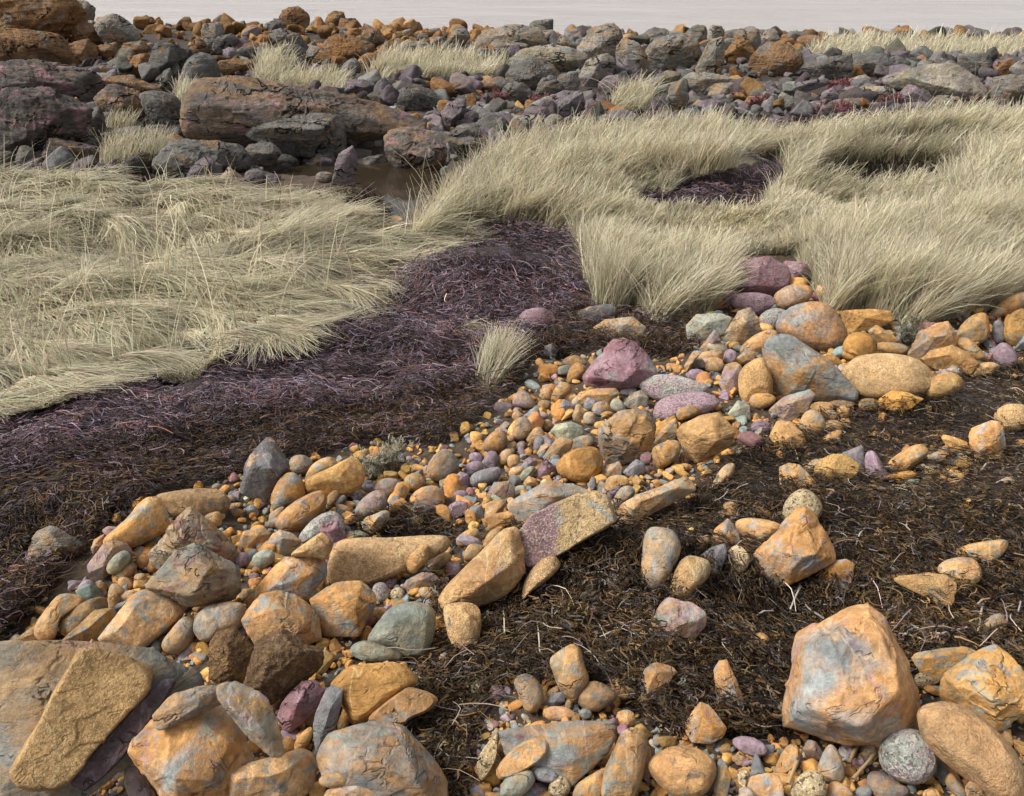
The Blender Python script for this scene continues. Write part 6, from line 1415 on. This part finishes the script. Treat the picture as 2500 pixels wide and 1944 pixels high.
tuft('grass_tuft', 1190, 945, 620, .42, R(35), .32, .35, .95, .09, GRASS_PAL, 'lone pale grass clump fanned to the right on the dark seaweed', 'grass clump', 5)
tuft('grass_tuft', 1120, 815, 170, .26, R(70), .15, .7, 2.2, .05, GRASS_PAL, 'small pale grass lock curling over the purple seaweed mound', 'grass clump', 6)
tuft('grass_tuft', 760 * .38187, 850 * .38187, 300, .42, R(70), .9, .15, .9, .25, GRASS_PAL, 'sparse grey grass clump between the dark boulders on the left shore', 'grass clump', 7, w=.013)
tuft('grass_tuft', 330, 400, 900, .55, R(80), .8, .1, .9, .45, GRASS_PAL, 'shaggy grass clump hanging at the dark hollow of the left marsh', 'grass clump', 8, w=.011)
tuft('grass_tuft', 1490, 745, 900, .52, R(40), .7, .05, .6, .16, GRASS_PAL, 'tall grass clump standing forward of the right grass above the stones', 'grass clump', 9, w=.0062)
tuft('grass_tuft', 2170, 770, 1000, .55, R(65), .6, .05, .8, .22, GRASS_PAL, 'tall grass clump spilling over the stones near the right edge', 'grass clump', 10, w=.0064)
def bushy(name, px, py, rad, hgt, nst, nleaf, ll, pal, label, cat, seed, w, group=None, spc=(.20,.17,.12)):
    r_ = np.random.default_rng(seed); c, t = px3(px, py)
    o = bpy.data.objects.new(name, None); col.objects.link(o); o.location = c; o['label'] = label; o['category'] = cat
    if group: o['group'] = group
    o.empty_display_size = .05
    n = nst; a = r_.uniform(0, 6.28, n); rr = rad * .35 * np.sqrt(r_.uniform(0, 1, n))
    base = np.stack([np.cos(a) * rr, np.sin(a) * rr, np.full(n, -.01)], 1)
    B, Wd = blades(base, hgt * r_.uniform(.7, 1.5, n), a + r_.normal(0, .4, n), .3 + np.abs(r_.normal(0, .3, n)), 1.0 + r_.normal(0, .4, n), None, None, r_, 7, 1.2, r_.normal(0, .8, n))
    col_ = pick([spc], [1], n, r_, .12)
    V, Fc, C = ribbons(B, None, Wd, np.full(n, w * 1.2), col_, .4)
    add_obj('stems', new_mesh('stems', V, Fc, True, C), M_PLANT, parent=o)
    k = r_.integers(0, n, nleaf); s = r_.uniform(.15, 1, nleaf) * 5.99; i = s.astype(int); f = (s - i)[:, None]
    Pb = B[k, i] * (1 - f) + B[k, np.minimum(i + 1, 6)] * f
    L, Wl = blades(Pb, ll * r_.uniform(.6, 1.4, nleaf), r_.uniform(0, 6.28, nleaf), r_.uniform(.2, 1.3, nleaf), r_.uniform(.2, 1.6, nleaf), None, None, r_, 4)
    col_ = pick(pal, [1] * len(pal), nleaf, r_, .14)
    V, Fc, C = ribbons(L, None, Wl, np.full(nleaf, w) * r_.uniform(.7, 1.3, nleaf), col_, .5)
    add_obj('leaves', new_mesh('leaves', V, Fc, True, C), M_PLANT, parent=o)
    return o
PALE = [(.36,.345,.25), (.30,.285,.20), (.42,.41,.32), (.25,.23,.16)]
bushy('sea_plant', 930, 1150, .23, .15, 60, 2600, .022, PALE, 'pale sprawling wispy plant on the dark seaweed behind the lumpy tan boulder', 'plant', 15, .0042)
bushy('sea_plant', 2215, 835, .22, .17, 50, 1900, .03, [(.20,.19,.13), (.26,.25,.18), (.15,.14,.10)], 'grey wispy plant among the orange stones below the right grass', 'plant', 16, .005)
REDP = [(.27,.10,.10), (.22,.085,.10), (.30,.13,.12), (.20,.10,.12)]
for px, py, rad, hg, lab in ((2385, 262, .75, .45, 'round brick red plant under the big pale slab'), (2035, 285, 1.0, .35, 'wide red plant at the far edge of the right grass'),
                            (2050, 222, .8, .3, 'dull red plant on the long mauve rock'), (1855, 262, .6, .3, 'red plant behind the ochre layered rock'), (1800, 250, .4, .25, 'small red plant left of the ochre layered rock'),
                            (1205, 262, .5, .35, 'pink-red plant in the middle of the dark rubble'), (1320, 262, .6, .3, 'red plant right of the pink-red plant in the rubble'), (2172, 262, .45, .3, 'little red plant below the purple triangular rock')):
    bushy('red_plant', px, py, rad * .9, hg * .6, 90, 4200, .05, REDP, lab, 'plant', int(px), .014, 'red plants on the rocky shore', (.20,.08,.07))
# dry reed stalks lying on the seaweed
def stalk(pts, wid, label, group=None, colr=(.46,.40,.33)):
    a = np.array(pts, float); P, t = ground_at(a[:, 0], a[:, 1], h)
    P[:, 2] = h(P[:, 0], P[:, 1]) + .035 + .02 * np.arange(len(P)) % .03
    # resample
    s = np.linspace(0, len(P) - 1, 4 * (len(P) - 1) + 1)
    Q = np.stack([np.interp(s, range(len(P)), P[:, k]) for k in range(3)], 1)
    d = np.gradient(Q, axis=0); d /= np.linalg.norm(d, axis=1)[:, None]
    n1 = np.cross(d, [0, 0, 1.0]); n1 /= np.linalg.norm(n1, axis=1)[:, None]; n2 = np.cross(n1, d)
    K = 7; th = np.arange(K) * 2 * np.pi / K; c = Q.mean(0)
    rr = wid * .5 * (1 + .12 * (np.arange(len(Q)) % 4 == 0))
    V = (Q - c)[:, None] + rr[:, None, None] * (n1[:, None] * np.cos(th)[None, :, None] + n2[:, None] * np.sin(th)[None, :, None])
    V = V.reshape(-1, 3); m = len(Q)
    Fc = np.array([[i * K + j, i * K + (j + 1) % K, (i + 1) * K + (j + 1) % K, (i + 1) * K + j] for i in range(m - 1) for j in range(K)])
    o = add_obj('reed_stalk', new_mesh('reed_stalk', V, Fc, True, np.tile(np.array(colr), (len(V), 1))), M_PLANT, loc=c, label=label, category='reed stalk', group='dry reed stalks on the seaweed')
    return o
S = .26139
def sx(*q): return [(1650 + a * S, 1500 + b * S) for a, b in q]
def bx(*q): return [(1875 + a * .32035, 1400 + b * .32035) for a, b in q]
def qx(*q): return [(2050 + a * .26502, 1000 + b * .26502) for a, b in q]
def gx_(*q): return [(1500 + a * .29453, 1050 + b * .29453) for a, b in q]
for pts, w, lab, c in (
    (sx((705,610),(840,780),(970,1000)), .009, 'thick pale reed stalk leaning down to the left foot of the largest boulder', (.50,.46,.38)),
    (sx((705,930),(860,975),(1065,1050)), .010, 'pinkish broken reed stalk lying at the left foot of the largest boulder', (.46,.33,.28)),
    (sx((360,915),(520,935),(690,935)), .005, 'thin lilac stalk right of the foot of the tall orange slab', (.42,.34,.35)),
    (sx((955,320),(940,480),(935,640)), .006, 'upright-looking thin pale stalk between the tall orange slab and the largest boulder', (.48,.42,.34)),
    (sx((700,710),(760,790),(820,870)), .005, 'short thin stalk left of the thick pale reed stalk', (.46,.42,.38)),
    (bx((235,1420),(190,1560),(130,1700)), .010, 'tan jointed reed stalk across the cream speckled egg', (.52,.38,.20)),
    (bx((710,1300),(650,1420),(590,1540)), .010, 'tan reed stalk between the leaf-shaped stone and the teal and orange stone', (.50,.36,.19)),
    (bx((840,1400),(770,1500),(620,1660)), .009, 'long tan reed stalk running down from the round granite ball', (.50,.37,.21)),
    (bx((300,1225),(420,1245),(560,1240)), .006, 'pale stalk at the front foot of the largest boulder', (.46,.38,.30)),
    (bx((380,1270),(520,1245),(650,1195)), .006, 'bowed tan stalk crossing the pale stalk at the front of the largest boulder', (.48,.36,.22)),
    (bx((240,155),(195,260),(150,360)), .007, 'pale stalk standing out on the seaweed left of the top of the largest boulder', (.52,.44,.34)),
    (bx((1010,535),(1070,520),(1125,510)), .009, 'short lilac-pink stalk at the upper right side of the largest boulder', (.48,.38,.36)),
    (bx((1150,510),(1290,555),(1490,490)), .007, 'bent lilac stalk above the striped ochre block', (.44,.36,.37)),
    (bx((1620,290),(1590,400),(1575,530)), .008, 'tan stalk left of the lone grey and orange stone', (.52,.42,.26)),
    (bx((1550,320),(1600,295),(1660,268)), .007, 'short tan stalk above the lone grey and orange stone', (.50,.38,.26)),
    (bx((1905,275),(1885,340),(1870,400)), .006, 'thin stalk above the pale tan stone at the right edge', (.46,.38,.36)),
    (qx((1540,940),(1620,990),(1700,1050)), .010, 'pale broken reed piece near the right edge of the seaweed', (.55,.45,.30)),
    (qx((1285,620),(1320,590),(1350,565)), .009, 'short straw piece below the rounded cube', (.50,.42,.30)),
    (qx((610,1040),(600,1110),(590,1170)), .007, 'short grey stalk in the middle of the right seaweed', (.44,.40,.36)),
    (qx((135,1310),(160,1250),(210,1180)), .006, 'pale stalk left of the small orange fin', (.46,.42,.36)),
    (gx_((1530,1360),(1490,1460),(1440,1570)), .007, 'pale stalk below the orange pyramid', (.52,.44,.33)),
    (gx_((1740,625),(1780,605),(1820,590)), .010, 'short lilac-pink stalk right of the round speckled boulder', (.46,.34,.36)),
    (gx_((1820,760),(1900,735),(1980,715)), .007, 'pink stalk lying right of the top of the orange pyramid', (.46,.32,.34)),
    (gx_((1140,1620),(1220,1600),(1300,1580)), .006, 'pale stalk on the seaweed right of the purple and orange block', (.46,.42,.38)),
    ([(1160,780),(1210,815),(1260,840)], .005, 'thin pale stalk on the purple seaweed mound', (.50,.46,.40)),
    ([(915,690),(925,720),(932,750)], .006, 'short pale stalk at the left flank of the purple seaweed mound', (.52,.47,.40)),
    ([(1228,1500),(1231,1535),(1232,1572)], .005, 'upright-looking straw in the central seaweed left of a twin straw', (.55,.47,.36)),
    ([(1312,1540),(1315,1585),(1318,1624)], .005, 'straw above the grey and orange egg-shaped stone', (.52,.46,.38))):
    stalk(pts, w, lab, None, c)
# feather
def feather():
    c, t = px3(2450, 1192); r_ = np.random.default_rng(3); n = 60
    s = np.linspace(0, 1, n); sh = np.stack([(s - .5) * .085, .012 * np.sin(s * 2), .03 + .012 * np.sin(s * 3)], 1)
    o = bpy.data.objects.new('feather', None); col.objects.link(o); o.location = c; o.empty_display_size = .03
    o['label'] = 'small pale feather lying on the seaweed near the right edge'; o['category'] = 'feather'
    P = sh[None].repeat(1, 0); V, Fc, C = ribbons(P, None, np.array([[0, .7, .7]]), np.array([.004]), np.array([[.55,.50,.40]]))
    add_obj('shaft', new_mesh('shaft', V, Fc, True, C), M_PLANT, parent=o)
    k = np.repeat(np.arange(12, n), 2); m = len(k); side = np.tile([1, -1], m // 2)
    B, Wd = blades(sh[k], .02 * np.sin(np.pi * (k - 8) / (n - 4)) + .003, np.where(side > 0, R(50), R(130)), np.full(m, 1.35), np.full(m, 1.5), None, None, r_, 4)
    V, Fc, C = ribbons(B, None, np.tile([[1, 0, .2]], (m, 1)), np.full(m, .0022), pick([(.55,.47,.33)], [1], m, r_, .12))
    add_obj('vane', new_mesh('vane', V, Fc, True, C), M_PLANT, parent=o)
feather()
print('rocks', nrock)
